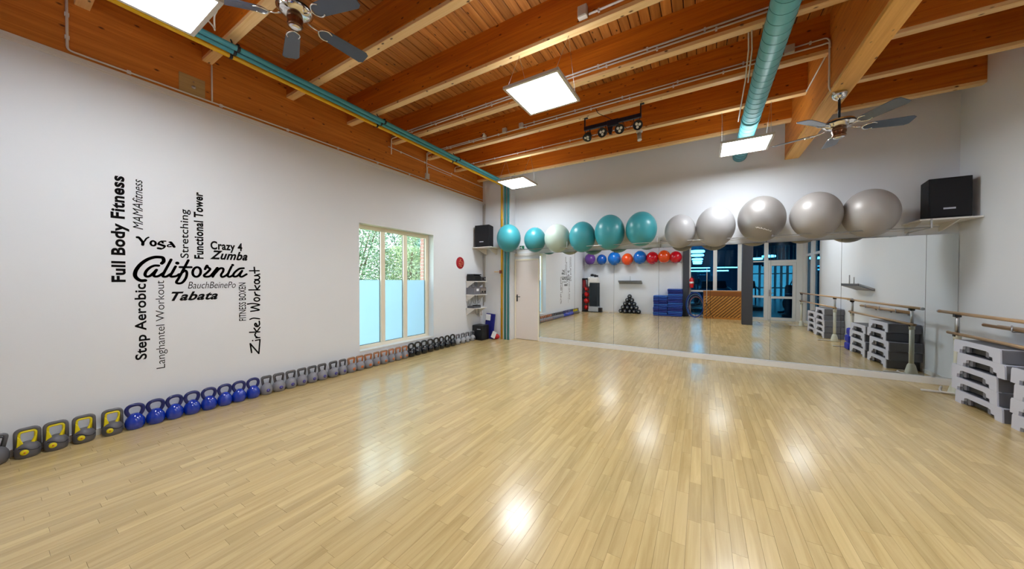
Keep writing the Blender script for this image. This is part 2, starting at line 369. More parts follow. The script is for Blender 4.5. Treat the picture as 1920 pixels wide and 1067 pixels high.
# ------------------------------------------------------------------ ceiling LED panels
EM = mat('panel_diffuser', (1, 1, 1, 1), .5, emit=(.92, .97, 1, 1), es=PANEL_L)
UPL = mat('added_uplight', (1, 1, 1, 1), .5, emit=(.92, .97, 1, 1), es=PANEL_L*.16)  # added glow on the panel tops, brightens upper walls and ceiling
PF = mat('panel_frame', srgb(206, 202, 196), .4)
def panel(x, y, label, s=.305):
    t = thing('light_panel', label, 'ceiling light', (x, y, 3.4), group='square LED panels hung under the beams')
    MB().box(-s, s, -s, -s+.028, 0, .03).box(-s, s, s-.028, s, 0, .03).box(-s, -s+.028, -s+.028, s-.028, 0, .03).box(s-.028, s, -s+.028, s-.028, 0, .03).box(-s+.02, s-.02, -s+.02, s-.02, .012, .03).build('frame', PF, t, .002)
    MB().box(-s+.028, s-.028, -s+.028, s-.028, .004, .011).build('diffuser', EM, t)
    MB().box(-s+.06, s-.06, -s+.06, s-.06, .031, .034).build('added_uplight_sheet', UPL, t)  # added emitter facing the ceiling, not a part of the panel
    yj = min(JY, key=lambda q: abs(q+.04-y))+.044-y
    for sx in (-1, 1): MB().tube([(sx*(s-.04), -s+.03 if yj < 0 else s-.03, .03), (sx*(s-.02), yj, ZJ-3.4)], .0018, 5).build('suspension_wire', STEEL, t)
    for sx in (-1, 1): MB().tube([(sx*(s-.04), s-.03 if yj < 0 else -s+.03, .03), (sx*(s-.02), yj, ZJ-3.4)], .0018, 5).build('suspension_wire', STEEL, t)
    return t
panel(-3.22, .62, 'lit square panel at the top left edge, over the teal pipes')
panel(-1.465, 3.09, 'lit square panel hanging in the middle of the ceiling')
panel(-3.22, 5.62, 'lit square panel above the corner with the vertical pipes')
panel(.51, 5.76, 'lit square panel under the fat teal duct')
panel(.51, .62, 'lit square panel above and behind the viewer near the big girder')
panel(2.3, 2.4, 'lit square panel in the narrow bay right of the girder')
# white cable loop by the first panel
tag(MB().tube(catmull([(-3.35, .80, 3.44), (-3.55, .98, 3.62), (-3.78, 1.12, 3.72), (-3.95, 1.18, 3.80), (-3.92, 1.17, 3.90), (-3.86, 1.17, 3.93)], 6), .007, 7).build('cable', WHITEMET), 'white cable looping from the top left light panel to a beam', 'cable')

# ------------------------------------------------------------------ pipes
def pipe(name, label, pts, r, m, clamps, n=12, rr=.07):
    t = thing(name, label, 'pipe', pts[0])
    o = Vector(pts[0]); MB().tube([p-o for p in corner(pts, rr, 6)], r, n).build('tube', m, t)
    for (x, y, z, ax) in clamps:
        v = {'Y': (0, .012, 0), 'Z': (0, 0, .012)}[ax]; c = Vector((x, y, z))-o
        MB().tube([c-Vector(v), c+Vector(v)], r+.006, n).build('clamp', m if ax == 'Z' else BLACK, t)
    return t
CZ = [(1.40, 'Y'), (3.15, 'Y'), (4.85, 'Y')]
def pp(x, z, yv, xv): return [(x, YR+.02, z), (x, yv, z), (xv, yv, z-.10) if abs(xv-x) > .001 else (x, yv, z-.1), (xv, yv, 0.)]
for x, r, m, lb, z in ((-4.078, .0255, TEALP, 'teal pipe under the beams dropping down the corner, the one nearest the door', 3.80),
                       (-4.168, .0255, TEALP, 'teal pipe under the beams, middle one of the three in the corner', 3.80),
                       (-4.262, .023, YELLOWP, 'yellow gas pipe running below the two teal pipes and down the corner', 3.795)):
    pipe('ceiling_pipe' if m is TEALP else 'gas_pipe', lb, [(x, YR+.02, z), (x, 6.67, z), (x, 6.67, 0.)], r, m, [(x, y, z, 'Y') for y, _ in CZ]+[(x, 6.67, q, 'Z') for q in ((2.95, 1.55, .75) if m is YELLOWP else ())])
for y, _ in CZ:
    hg = MB().box(-4.29, -4.07, y-.012, y+.012, 3.838, 3.848).tube([(-4.18, y, 3.845), (-4.18, min(JY, key=lambda q: abs(q-y))+.03, ZJ+.01)], .006, 6)
    tag(hg.build('pipe_hanger', BLACK), {1.40: 'black hanger holding the three pipes by the top left light panel', 3.15: 'black hanger holding the three pipes at the middle of the run', 4.85: 'black hanger holding the three pipes nearest the far corner'}[y], 'pipe hanger')
t = thing('gas_valve', 'small yellow lever valve on the yellow pipe, left of the door', 'valve', (-4.262, 6.62, 1.66))
MB().box(-.03, .03, -.02, .015, -.04, .04).build('valve_body', mat('valve_red', srgb(150, 70, 50), .5), t, .004)
MB().box(-.17, -.03, -.035, -.025, -.005, .008).build('lever', YELLOWP, t, .002)

# spiral duct
t = thing('ventilation_duct', 'fat teal spiral duct hung along the ceiling beside the big girder', 'duct', (.545, YR, 3.645))
pts = [(0, y, 0) for y in (0.02, YB-YR-.01)]
MB().tube([(0, .02, 0), (0, YB-YR-.005, 0)], .103, 36).build('duct_tube', TEALD, t)
y = .12
seam = MB()
while y < YB-YR-.05:
    seam.tube([(.1045*cos(2*pi*j/28), y+.055*j/28, .1045*sin(2*pi*j/28)) for j in range(28)], .0014, 5, closed=False); y += .125
seam.build('spiral_seam', mat('teal_seam', srgb(50, 122, 132), .4), t)
MB().tube([(0, 5.35-YR, 0), (0, 5.43-YR, 0)], .110, 36).build('coupling', TEALD, t)
MB().tube([(0, 2.05-YR, 0), (0, 2.12-YR, 0)], .110, 36).build('coupling', TEALD, t)
for yy in (2.234, 3.924, 5.644):
    MB().tube([(-.06, yy-YR, .09), (-.06, yy-YR, ZJ-3.64)], .004, 6).build('hanger_rod', STEEL, t)
    MB().tube([(.06, yy-YR, .09), (.06, yy-YR, ZJ-3.64)], .004, 6).build('hanger_rod', STEEL, t)
tag(MB().tube([(.37, 3.93, 3.99), (.385, 4.05, 3.80), (.40, 4.5, 3.72), (.42, 5.6, 3.72)], .008, 6).tube([(.395, 3.93, 3.97), (.41, 4.02, 3.77), (.425, 4.5, 3.69)], .007, 6).build('duct_cable', PLASTICW), 'pair of grey cables along the left flank of the teal duct', 'cable')

# ------------------------------------------------------------------ ceiling fans
FANB = mat('fan_blade_grey', srgb(70, 82, 104), .25, coat=.5, noise=.05)
def fan(label, c, top, angs, r=.575):
    t = thing('ceiling_fan', label, 'ceiling fan', c, group=None)
    dz = top-c[2]
    MB().lathe([(0, dz), (.062, dz), (.066, dz-.015), (.05, dz-.055), (.022, dz-.075), (0, dz-.075)], 24).build('ceiling_cup', CHROME, t)
    MB().tube([(0, 0, .10), (0, 0, dz-.06)], .012, 12).build('down_rod', BLACK, t)
    MB().lathe([(0, .125), (.03, .12), (.05, .10), (.115, .085), (.132, .06), (.132, .045), (.10, .02), (.06, .008), (0, .008)], 32).build('motor_housing', CHROME, t)
    MB().lathe([(.1325, .062), (.1345, .054), (.1325, .046)], 32).build('motor_band', BLACK, t)
    MB().lathe([(0, .008), (.058, .006), (.060, -.03), (.052, -.06), (.058, -.068), (.05, -.085), (0, -.088)], 28).build('switch_housing', mat('fan_bronze', srgb(120, 84, 60), .25, metal=.8), t)
    MB().lathe([(0, -.089), (.046, -.087), (.046, -.092), (.02, -.097), (0, -.098)], 24).build('cap', CHROME, t)
    pr = None
    for a in angs:
        # blade outline, long direction +X, pitched
        if pr is None:
            pol = [(.20, -.028), (.225, -.052), (.27, -.058), (r-.03, -.072), (r, -.05), (r, .05), (r-.03, .072), (.27, .058), (.225, .052), (.20, .028)]
            b = MB().prism(pol, -.003, .003, 'XY').build('blade', FANB, t, .0015)
            ar = MB().tube([(.10, 0, .01), (.15, 0, -.002), (.185, 0, 0)], .007, 8)
            ar.tube(catmull([(.285, .040, -.006), (.25, .052, -.006), (.215, .040, -.006), (.188, 0, -.004), (.215, -.040, -.006), (.25, -.052, -.006), (.285, -.040, -.006)], 4), .006, 6)
            ar = ar.build('blade_arm', CHROME, b); pr = (b, ar)
        else:
            b = pr[0].copy(); C.objects.link(b); b.parent = t; k = pr[1].copy(); C.objects.link(k); k.parent = b
        b.rotation_euler = (R(-13), 0, R(a))
    return t
fan('ceiling fan with grey blades at the top left beside the lit panel', (-2.985, 1.415, 3.68), ZJ, (158, 86, 14, -58, -130), .63)
fan('ceiling fan with grey blades hanging under the end of the big girder', (1.245, 4.76, 3.075), ZG, (157, 84, 10, -58, -132))

# ------------------------------------------------------------------ conduits and boxes
def conduit(label, pts, r=.009, clips=(), m=None):
    t = thing('conduit', label, 'conduit', pts[0]); o = Vector(pts[0])
    MB().tube([p-o for p in corner(pts, .035, 4)], r, 8).build('tube', m or WHITEMET, t)
    cl = MB()
    for (x, y, z) in clips: cl.box(x-o.x-.009, x-o.x+.009, y-o.y-.013, y-o.y+.013, z-o.z-.018, z-o.z+.014)
    if clips: cl.build('clips', WHITEMET, t)
    return t
def clipsx(x0, x1, y, z, st=.55): return [(x0+st*k, y, z) for k in range(int((x1-x0)/st)+1)]
conduit('white conduit on the second beam before the lit middle panel, upper of the pair', [(-4.83, 3.868, 4.035), (1.12, 3.868, 4.035)], .010, clipsx(-4.4, 1, 3.872, 4.035))
conduit('white conduit on the beam behind the middle panel, lower of the pair', [(-4.83, 3.868, 3.72), (-4.83, 3.868, 3.998), (1.12, 3.868, 3.998)], .009, clipsx(-4.3, 1, 3.872, 3.998))
conduit('white conduit above the spotlight bar, upper of the pair, ending at the small detector', [(-4.84, 4.738, 3.55), (-4.84, 4.738, 4.04), (-3.44, 4.738, 4.04)], .008, clipsx(-4.3, -3.5, 4.742, 4.04))
conduit('white conduit above the spotlight bar, lower of the pair, turning down at the big girder', [(-4.82, 4.738, 3.90), (-4.82, 4.738, 4.012), (1.10, 4.738, 4.012), (1.147, 4.70, 4.0), (1.147, 4.70, 3.50), (1.20, 4.72, 3.44)], .009, clipsx(-4.2, 1, 4.742, 4.012))
conduit('white conduit from the box above the spotlight bar to the big girder', [(-2.6, 4.738, 4.055), (.70, 4.738, 4.055)], .008, clipsx(-2.4, .6, 4.742, 4.055, .7))
conduit('short white conduit from the right junction box to the girder, with a bent end', [(.87, 4.738, 4.068), (1.135, 4.738, 4.075), (1.146, 4.68, 4.0), (1.146, 4.68, 3.93)], .008, [(1.0, 4.742, 4.07)])
conduit('thin conduit slanting along the girder flank between two beams', [(1.15, 4.80, 3.93), (1.15, 5.66, 3.93)], .008)
conduit('white conduit running behind the spotlight bar on the far beam', [(-4.83, 5.588, 3.90), (-4.83, 5.588, 4.0), (-.95, 5.588, 4.0)], .008, clipsx(-4.3, -1.2, 5.592, 4.0))
conduit('white conduit leaving the box on the nearest full beam', [(-.955, 3.038, 4.0), (.9, 3.038, 4.0)], .010, [(-.86, 3.042, 4.0), (.1, 3.042, 4.0)])
conduit('white conduit along the left wall top, under the brown beam', [(-4.85, .445, ZJ+.3), (-4.85, .445, 3.487), (-4.85, 4.72, 3.50)], .009, [(-4.852, y, 3.49) for y in (.8, 1.5, 2.2, 2.9, 3.6, 4.3)]+[(-4.852, .445, 3.6), (-4.852, .445, 3.8)])
conduit('white conduit dropping down the brown beam beside the pale access plate', [(-4.85, 1.42, 3.91), (-4.85, 1.42, 3.50)], .008)
conduit('upper sloping conduit on the brown beam, right of the junction box', [(-4.85, 3.82, 3.845), (-4.85, 5.2, 3.83), (-4.85, 6.69, 3.83)], .008, [(-4.852, y, 3.84) for y in (4.1, 4.7, 5.5)])
conduit('lower short conduit on the brown beam above the white box', [(-4.85, 4.77, 3.56), (-4.85, 4.77, 3.78), (-4.85, 5.49, 3.78)], .007)
conduit('white conduit from the box along the wall top to the far corner', [(-4.85, 4.80, 3.50), (-4.85, 6.69, 3.50)], .008)
def jbox(label, x0, x1, y0, y1, z0, z1, lid='x'):
    t = thing('junction_box', label, 'junction box', ((x0+x1)/2, (y0+y1)/2, (z0+z1)/2)); a, b, c = (x1-x0)/2, (y1-y0)/2, (z1-z0)/2
    MB().box(-a, a, -b, b, -c, c).build('box_body', PLASTICW, t, .006)
    if lid == 'y': MB().box(-a*.86, a*.86, -b-.004, -b, -c*.86, c*.86).build('lid', PLASTICW, t, .002)
    else: MB().box(a, a+.004, -b*.86, b*.86, -c*.86, c*.86).build('lid', PLASTICW, t, .002)
jbox('grey junction box at the top of the picture, wire of the middle panel below', -1.055, -.965, 2.995, 3.05, 3.975, 4.085, 'y')
jbox('grey junction box on the beam right of the small detector', -3.0, -2.925, 4.70, 4.75, 4.0, 4.085, 'y')
jbox('grey junction box on the beam nearest the spotlight bar', -2.67, -2.60, 4.70, 4.75, 4.015, 4.09, 'y')
jbox('grey junction box between the teal duct and the girder', .775, .865, 4.70, 4.75, 4.01, 4.10, 'y')
jbox('white junction box at the top of the left wall near the corner', -4.86, -4.82, 4.70, 4.80, 3.52, 3.63)
t = thing('motion_detector', 'small white dome detector on the beam above the pipes', 'detector', (-3.39, 4.72, 4.035))
MB().box(-.03, .03, -.02, .03, -.045, .03).build('housing', WHITEMET, t, .008)
MB().ball((0, -.02, .025), .03).build('dome', WHITEMET, t); MB().ball((-.004, -.046, .012), .013).build('lens', BLACK, t)
t = thing('access_plate', 'pale plywood access plate on the brown beam at upper left', 'plate', (-4.86, 1.255, 3.60))
MB().box(0, .012, -.105, .105, -.12, .095).build('plate_board', wood('pale_ply', srgb(170, 140, 88), srgb(196, 166, 110), 'Y', .6, knots=False), t, .001)
MB().lathe([(0, .02), (.016, .02), (.018, .012)], 14, axis='X', c=(0, .01, -.02)).lathe([(0, .016), (.006, .016), (.006, .012)], 8, axis='X', c=(0, .01, .04)).build('knob', STEEL, t)

# ------------------------------------------------------------------ spotlight bar
DB = mat('black_blue_metal', srgb(12, 14, 34), .4, noise=.1)
t = thing('spotlight_bar', 'black spotlight bar with four swivelling lamps hung under a beam', 'spotlight bar', (-1.16, 4.79, 3.76))
MB().box(-.41, .41, -.022, .022, -.028, .026).build('bar', DB, t, .004)
MB().box(-.06, .10, -.028, .028, -.055, .03).build('control_box', DB, t, .004)
for s in (-.40, .40): MB().box(s-.008, s+.008, -.012, .012, .02, .16).box(s-.008, s+.045, -.018, .018, .15, .16).build('bracket', BLACK, t, .001)
MB().prism([(-.06, -.06), (.02, -.06), (0, -.17), (-.03, -.17)], -.01, .01, 'XZ').build('clamp_plate', DB, t)
LENS = mat('lamp_lens', srgb(225, 225, 215), .15, coat=.5)
for s, tilt, yaw in ((-.355, 28, -20), (-.12, 75, -14), (.115, 62, 8), (.35, 60, 34)):
    K = 1.22
    y_ = MB().box(s-.042, s-.036, -.006, .006, -.12, -.02).box(s+.036, s+.042, -.006, .006, -.12, -.02).box(s-.042, s+.042, -.006, .006, -.026, -.02).build('yoke', BLACK, t)
    M3 = Matrix.Rotation(R(yaw), 3, 'Z') @ Matrix.Rotation(R(-tilt), 3, 'X')
    c = Vector((s, 0, -.12)); hb = MB().lathe([(a*K, b*K) for a, b in [(0, .05), (.03, .045), (.045, .01), (.055, -.02), (.055, -.034), (.048, -.034), (.046, -.028), (0, -.028)]], 24)
    hb.v = [tuple(c+M3 @ Vector(v)) for v in hb.v]; hb.build('lamp_head', BLACK, t)
    for k in range(3):
        a = 2*pi*k/3+pi/2; ln = MB().ball((.021*K*cos(a), .021*K*sin(a), -.029*K), .0165*K, .0165*K, .008, 14, 8); ln.v = [tuple(c+M3 @ Vector(v)) for v in ln.v]; ln.build('lens', LENS, t)
wi = MB()
for s in (-.26, -.02, .23):
    for q in range(2): wi.tube(catmull([(s-.07, 0, -.02), (s-.05+.02*q, -.01, -.10-.02*q), (s, .01, -.15), (s+.05, 0, -.10), (s+.08, 0, -.02)], 4), .0025, 5)
wi.tube(catmull([(.02, .01, .03), (-.06, 0, .09), (-.18, -.04, .16), (-.22, -.05, .24)], 5), .004, 6)
wi.build('cable', BLACK, t)
t = thing('spotlight', 'small grey tube spotlight under the far beam, right of the spotlight bar', 'spotlight', (-.915, 5.64, ZJ))
MB().lathe([(0, 0), (.052, 0), (.052, -.022), (.03, -.03), (0, -.03)], 24).build('mount', PLASTICW, t)
MB().box(-.03, -.022, -.01, .01, -.12, -.02).build('arm', PLASTICW, t)
MB().tube([(-.002, 0, -.045), (.006, -.012, -.155)], .033, 20).build('lamp_tube', mat('warm_grey', srgb(150, 140, 130), .4), t)
MB().tube([(.006, -.012, -.15), (.0075, -.0135, -.160)], .035, 20).tube([(.0075, -.0135, -.160), (.0078, -.014, -.163)], .024, 16).build('lamp_lens', LENS, t)

# ------------------------------------------------------------------ loudspeakers and shelves
def speaker(label, c, rz, w_, d_, h_, group=None):
    t = thing('loudspeaker', label, 'loudspeaker', c, rz)
    MB().prism([(-w_/2, -d_/2), (w_/2, -d_/2), (w_*.36, d_/2), (-w_*.36, d_/2)], 0, h_, 'XY').build('cabinet', BLACKM, t, .006)
    MB().box(-w_/2+.012, w_/2-.012, -d_/2-.010, -d_/2, .02, h_-.02).build('grille', BLACKM, t, .004)
    MB().box(-w_*.16, w_*.12, -d_/2-.014, -d_/2-.010, h_*.22, h_*.26).build('badge', mat('badge_silver', srgb(190, 194, 210), .4), t)
    return t
def bracket(t, x, y0, y1, z, drop=.13):
    MB().prism([(y0, z), (y1, z), (y1, z-drop), (y1-.012, z-drop), (y0+.01, z-.018)], x-.008, x+.008, 'YZ').build('bracket', WHITEMET, t)
SY = 6.42
t = thing('corner_shelf', 'white shelf high in the left corner under the loudspeaker', 'shelf', (-4.60, 6.44, 2.235))
MB().box(-.25, .30, -.20, .25, 0, .022).build('board', WHITEMET, t, .003)
for s in (-.14, .17): MB().prism([(-.18, 0), (.255, 0), (.255, -.14), (.235, -.14), (-.12, -.02)], s-.009, s+.009, 'YZ').build('bracket', WHITEMET, t)
speaker('black loudspeaker on the white shelf in the far left corner', (-4.60, 6.44, 2.257), R(4), .40, .30, .53)
t = thing('corner_shelf', 'white shelf high in the right corner above the mirror end', 'shelf', (2.745, 6.68, 2.25))
MB().box(-.26, .27, -.22, .245, 0, .022).build('board', WHITEMET, t, .003)
for s in (-.22, .10): MB().prism([(-.19, 0), (.245, 0), (.245, -.11), (.225, -.11), (-.13, -.02)], s-.009, s+.009, 'YZ').build('bracket', WHITEMET, t)
speaker('black loudspeaker on the white shelf in the right corner', (2.765, 6.68, 2.272), R(0), .37, .32, .53)

conduit('pair of thin grey conduits rising in the left corner behind the loudspeaker', [(-4.83, 6.685, .8), (-4.83, 6.685, ZG-.09)], .011, m=PLASTICW)
conduit('thin grey conduit in the left corner, the right one of the pair', [(-4.785, 6.685, .9), (-4.785, 6.685, 3.4)], .011, m=PLASTICW)

# three small equipment shelves in the corner
def wshelf(label, z, y0=6.0, y1=6.50):
    t = thing('wall_shelf', label, 'shelf', (-4.86, (y0+y1)/2, z)); b = (y1-y0)/2
    MB().box(.004, .27, -b, b, -.02, 0).build('board', WHITEMET, t, .002)
    for s in (-b+.03, b-.03): MB().prism([(.004, -.02), (.25, -.02), (.23, -.035), (.02, -.17), (.004, -.17)], s-.006, s+.006, 'XZ').build('bracket', WHITEMET, t)
wshelf('white wall shelf in the corner carrying the black mixer, topmost of three', 1.435)
wshelf('white wall shelf in the corner carrying the grey amplifiers, middle of three', 1.115)
wshelf('white wall shelf in the corner with the small player, lowest of three', .79)
t = thing('audio_mixer', 'black audio mixer with sloping lid on the top corner shelf', 'mixer', (-4.72, 6.16, 1.435))
MB().prism([(-.12, 0), (.11, 0), (.11, .11), (.05, .15), (-.12, .14)], -.14, .13, 'XZ').build('case', BLACK, t, .004)
MB().box(-.10, .10, -.16, .15, .14, .165).build('lid', BLACK, t, .004)
t = thing('audio_receiver', 'small black receiver beside the mixer on the top corner shelf', 'receiver', (-4.72, 6.39, 1.435))
MB().box(-.11, .11, -.07, .09, 0, .10).build('case', DARKGREY, t, .003); MB().box(.11, .115, -.06, .08, .02, .085).build('front_panel', BLACK, t); MB().lathe([(0, .13), (.02, .13), (.02, .115)], 14, axis='X', c=(0, .04, .05)).build('knob', STEEL, t)
t = thing('amplifier', 'dark grey amplifier with white label on the middle corner shelf', 'amplifier', (-4.73, 6.13, 1.115))
MB().box(-.12, .12, -.12, .12, 0, .16).build('case', MIDGREY, t, .003); MB().box(.12, .122, -.03, .06, .08, .135).build('paper_label', mat('paper', srgb(235, 236, 240), .7), t)
t = thing('amplifier', 'brown-grey amplifier with knobs, right of the labelled one on the middle corner shelf', 'amplifier', (-4.73, 6.375, 1.115))
MB().box(-.12, .12, -.12, .12, 0, .165).build('case', mat('taupe_metal', srgb(108, 100, 98), .45), t, .003); MB().box(.12, .124, -.11, .11, .05, .14).build('front_panel', mat('taupe_light', srgb(140, 130, 124), .4), t)
for q in (-.05, .06): MB().lathe([(0, .142), (.02, .142), (.02, .124)], 14, axis='X', c=(0, q, .06)).build('knob', BLACK, t)
t = thing('media_player', 'small dark media player on the lowest corner shelf', 'media player', (-4.72, 6.17, .79))
MB().box(-.10, .10, -.15, .12, 0, .045).build('case', DARKGREY, t, .003); MB().box(-.05, .08, -.02, .14, .045, .065).build('top_unit', BLACK, t, .003)
cb = MB()
for q, (a, b_, s_) in enumerate(((6.07, 1.09, .24), (6.25, 1.08, .20), (6.34, 1.08, .24), (6.43, 1.10, .22), (6.2, 1.39, .15), (6.36, .77, .18))):
    cb.tube(catmull([(-4.83, a, b_), (-4.80, a-.05, b_-s_*.5), (-4.80, a+.02, b_-s_), (-4.81, a+.09, b_-s_*.6), (-4.83, a+.1, b_)], 5), .004, 5)
tag(cb.build('shelf_cables', DARKGREY), 'tangle of dark cables hanging behind the corner shelves', 'cables')
t = thing('power_strip', 'white extension socket hanging under the lowest corner shelf', 'power strip', (-4.80, 6.52, .66))
MB().box(-.02, .02, -.05, .05, -.10, .10).build('socket_body', WHITEMET, t, .006)
for q in (-.06, 0, .06): MB().lathe([(0, .0215), (.02, .0215), (.02, .02)], 14, axis='X', c=(0, 0, q)).build('socket', PLASTICW, t)

t = thing('bass_speaker', 'black bass speaker cube on the floor after the last kettlebell', 'loudspeaker', (-4.69, 6.37, 0))
MB().prism([(-.15, -.14), (.15, -.14), (.16, .14), (-.15, .14)], .0, .36, 'XY').build('cabinet', BLACK, t, .018); MB().box(.0, .10, -.146, -.14, .26, .275).build('badge', mat('badge_silver', srgb(190, 194, 210), .4), t)
NAVY = mat('navy_foam', srgb(16, 22, 122), .6, noise=.08)
t = thing('leaning_board', 'navy blue foam board with a white paper leaning in the left corner', 'board', (-4.575, 6.60, 0))
bd = MB().obox((0, 0, .31), (.26, .035, .62), Matrix.Rotation(R(-4), 3, 'X') @ Matrix.Rotation(R(4), 3, 'Y')).build('board', NAVY, t, .004)
MB().obox((-.03, -.024, .53), (.14, .002, .15), Matrix.Rotation(R(-4), 3, 'X') @ Matrix.Rotation(R(4), 3, 'Y')).build('paper', mat('paper', srgb(235, 236, 240), .7), t)
t = thing('sports_bag', 'low red bag with a white sheet beside the yellow pipe', 'bag', (-4.38, 6.57, 0))
MB().ball((0, 0, .07), .115, .07, .07, 20, 12).build('bag_body', mat('red_fabric', srgb(178, 22, 26), .7, noise=.1), t)
MB().obox((.0, -.078, .12), (.12, .003, .16), Matrix.Rotation(R(-14), 3, 'X') @ Matrix.Rotation(R(16), 3, 'Y')).build('paper', mat('paper', srgb(235, 236, 240), .7), t)

# exit sign
t = thing('exit_sign', 'small green and white emergency exit sign above the door, between two balls', 'sign', (-3.85, YB, 2.26))
MB().box(-.09, .09, -.03, 0, -.045, .045).build('sign_box', WHITEMET, t, .004)
MB().box(-.035, .088, -.033, -.03, -.04, .04).build('green_panel', mat('exit_green', srgb(0, 110, 80), .5), t)
MB().ball((.02, -.034, .018), .008, .002, .008, 12, 8).prism([(.005, .008), (.03, .008), (.03, -.01), (.045, -.032), (.035, -.034), (.018, -.012), (.005, -.032), (-.004, -.03), (.008, -.008)], -.0345, -.0335, 'XZ').prism([(-.03, -.004), (-.012, .016), (-.012, .004), (-.002, .004), (-.002, -.01), (-.012, -.01), (-.012, -.022)], -.0345, -.0335, 'XZ').build('pictogram', mat('paper', srgb(235, 236, 240), .7), t)
# round red sign on left wall
t = thing('round_sign', 'round red wall sign with gold ornament right of the window', 'sign', (XL, 5.80, 1.857))
MB().lathe([(0, .014), (.128, .014), (.138, .008), (.138, 0)], 36, axis='X').build('disc', mat('lacquer_red', srgb(165, 18, 38), .35, noise=.1), t)
go = MB()
for pts in ([(-.03, .09), (.0, .06), (.03, .085)], [(-.06, .03), (-.01, .045), (.05, .02)], [(-.07, -.01), (-.03, .0), (-.05, -.04)], [(.0, .0), (.02, -.03), (-.02, -.05), (.03, -.06)], [(-.01, -.09), (.02, -.075), (.05, -.09)], [(.07, .03), (.08, -.01), (.06, -.04)], [(-.04, -.07), (-.07, -.055)]):
    go.tube([(.016, a, b_) for a, b_ in pts], .006, 6)
go.build('gold_ornament', mat('gold_paint', srgb(214, 160, 110), .4), t)

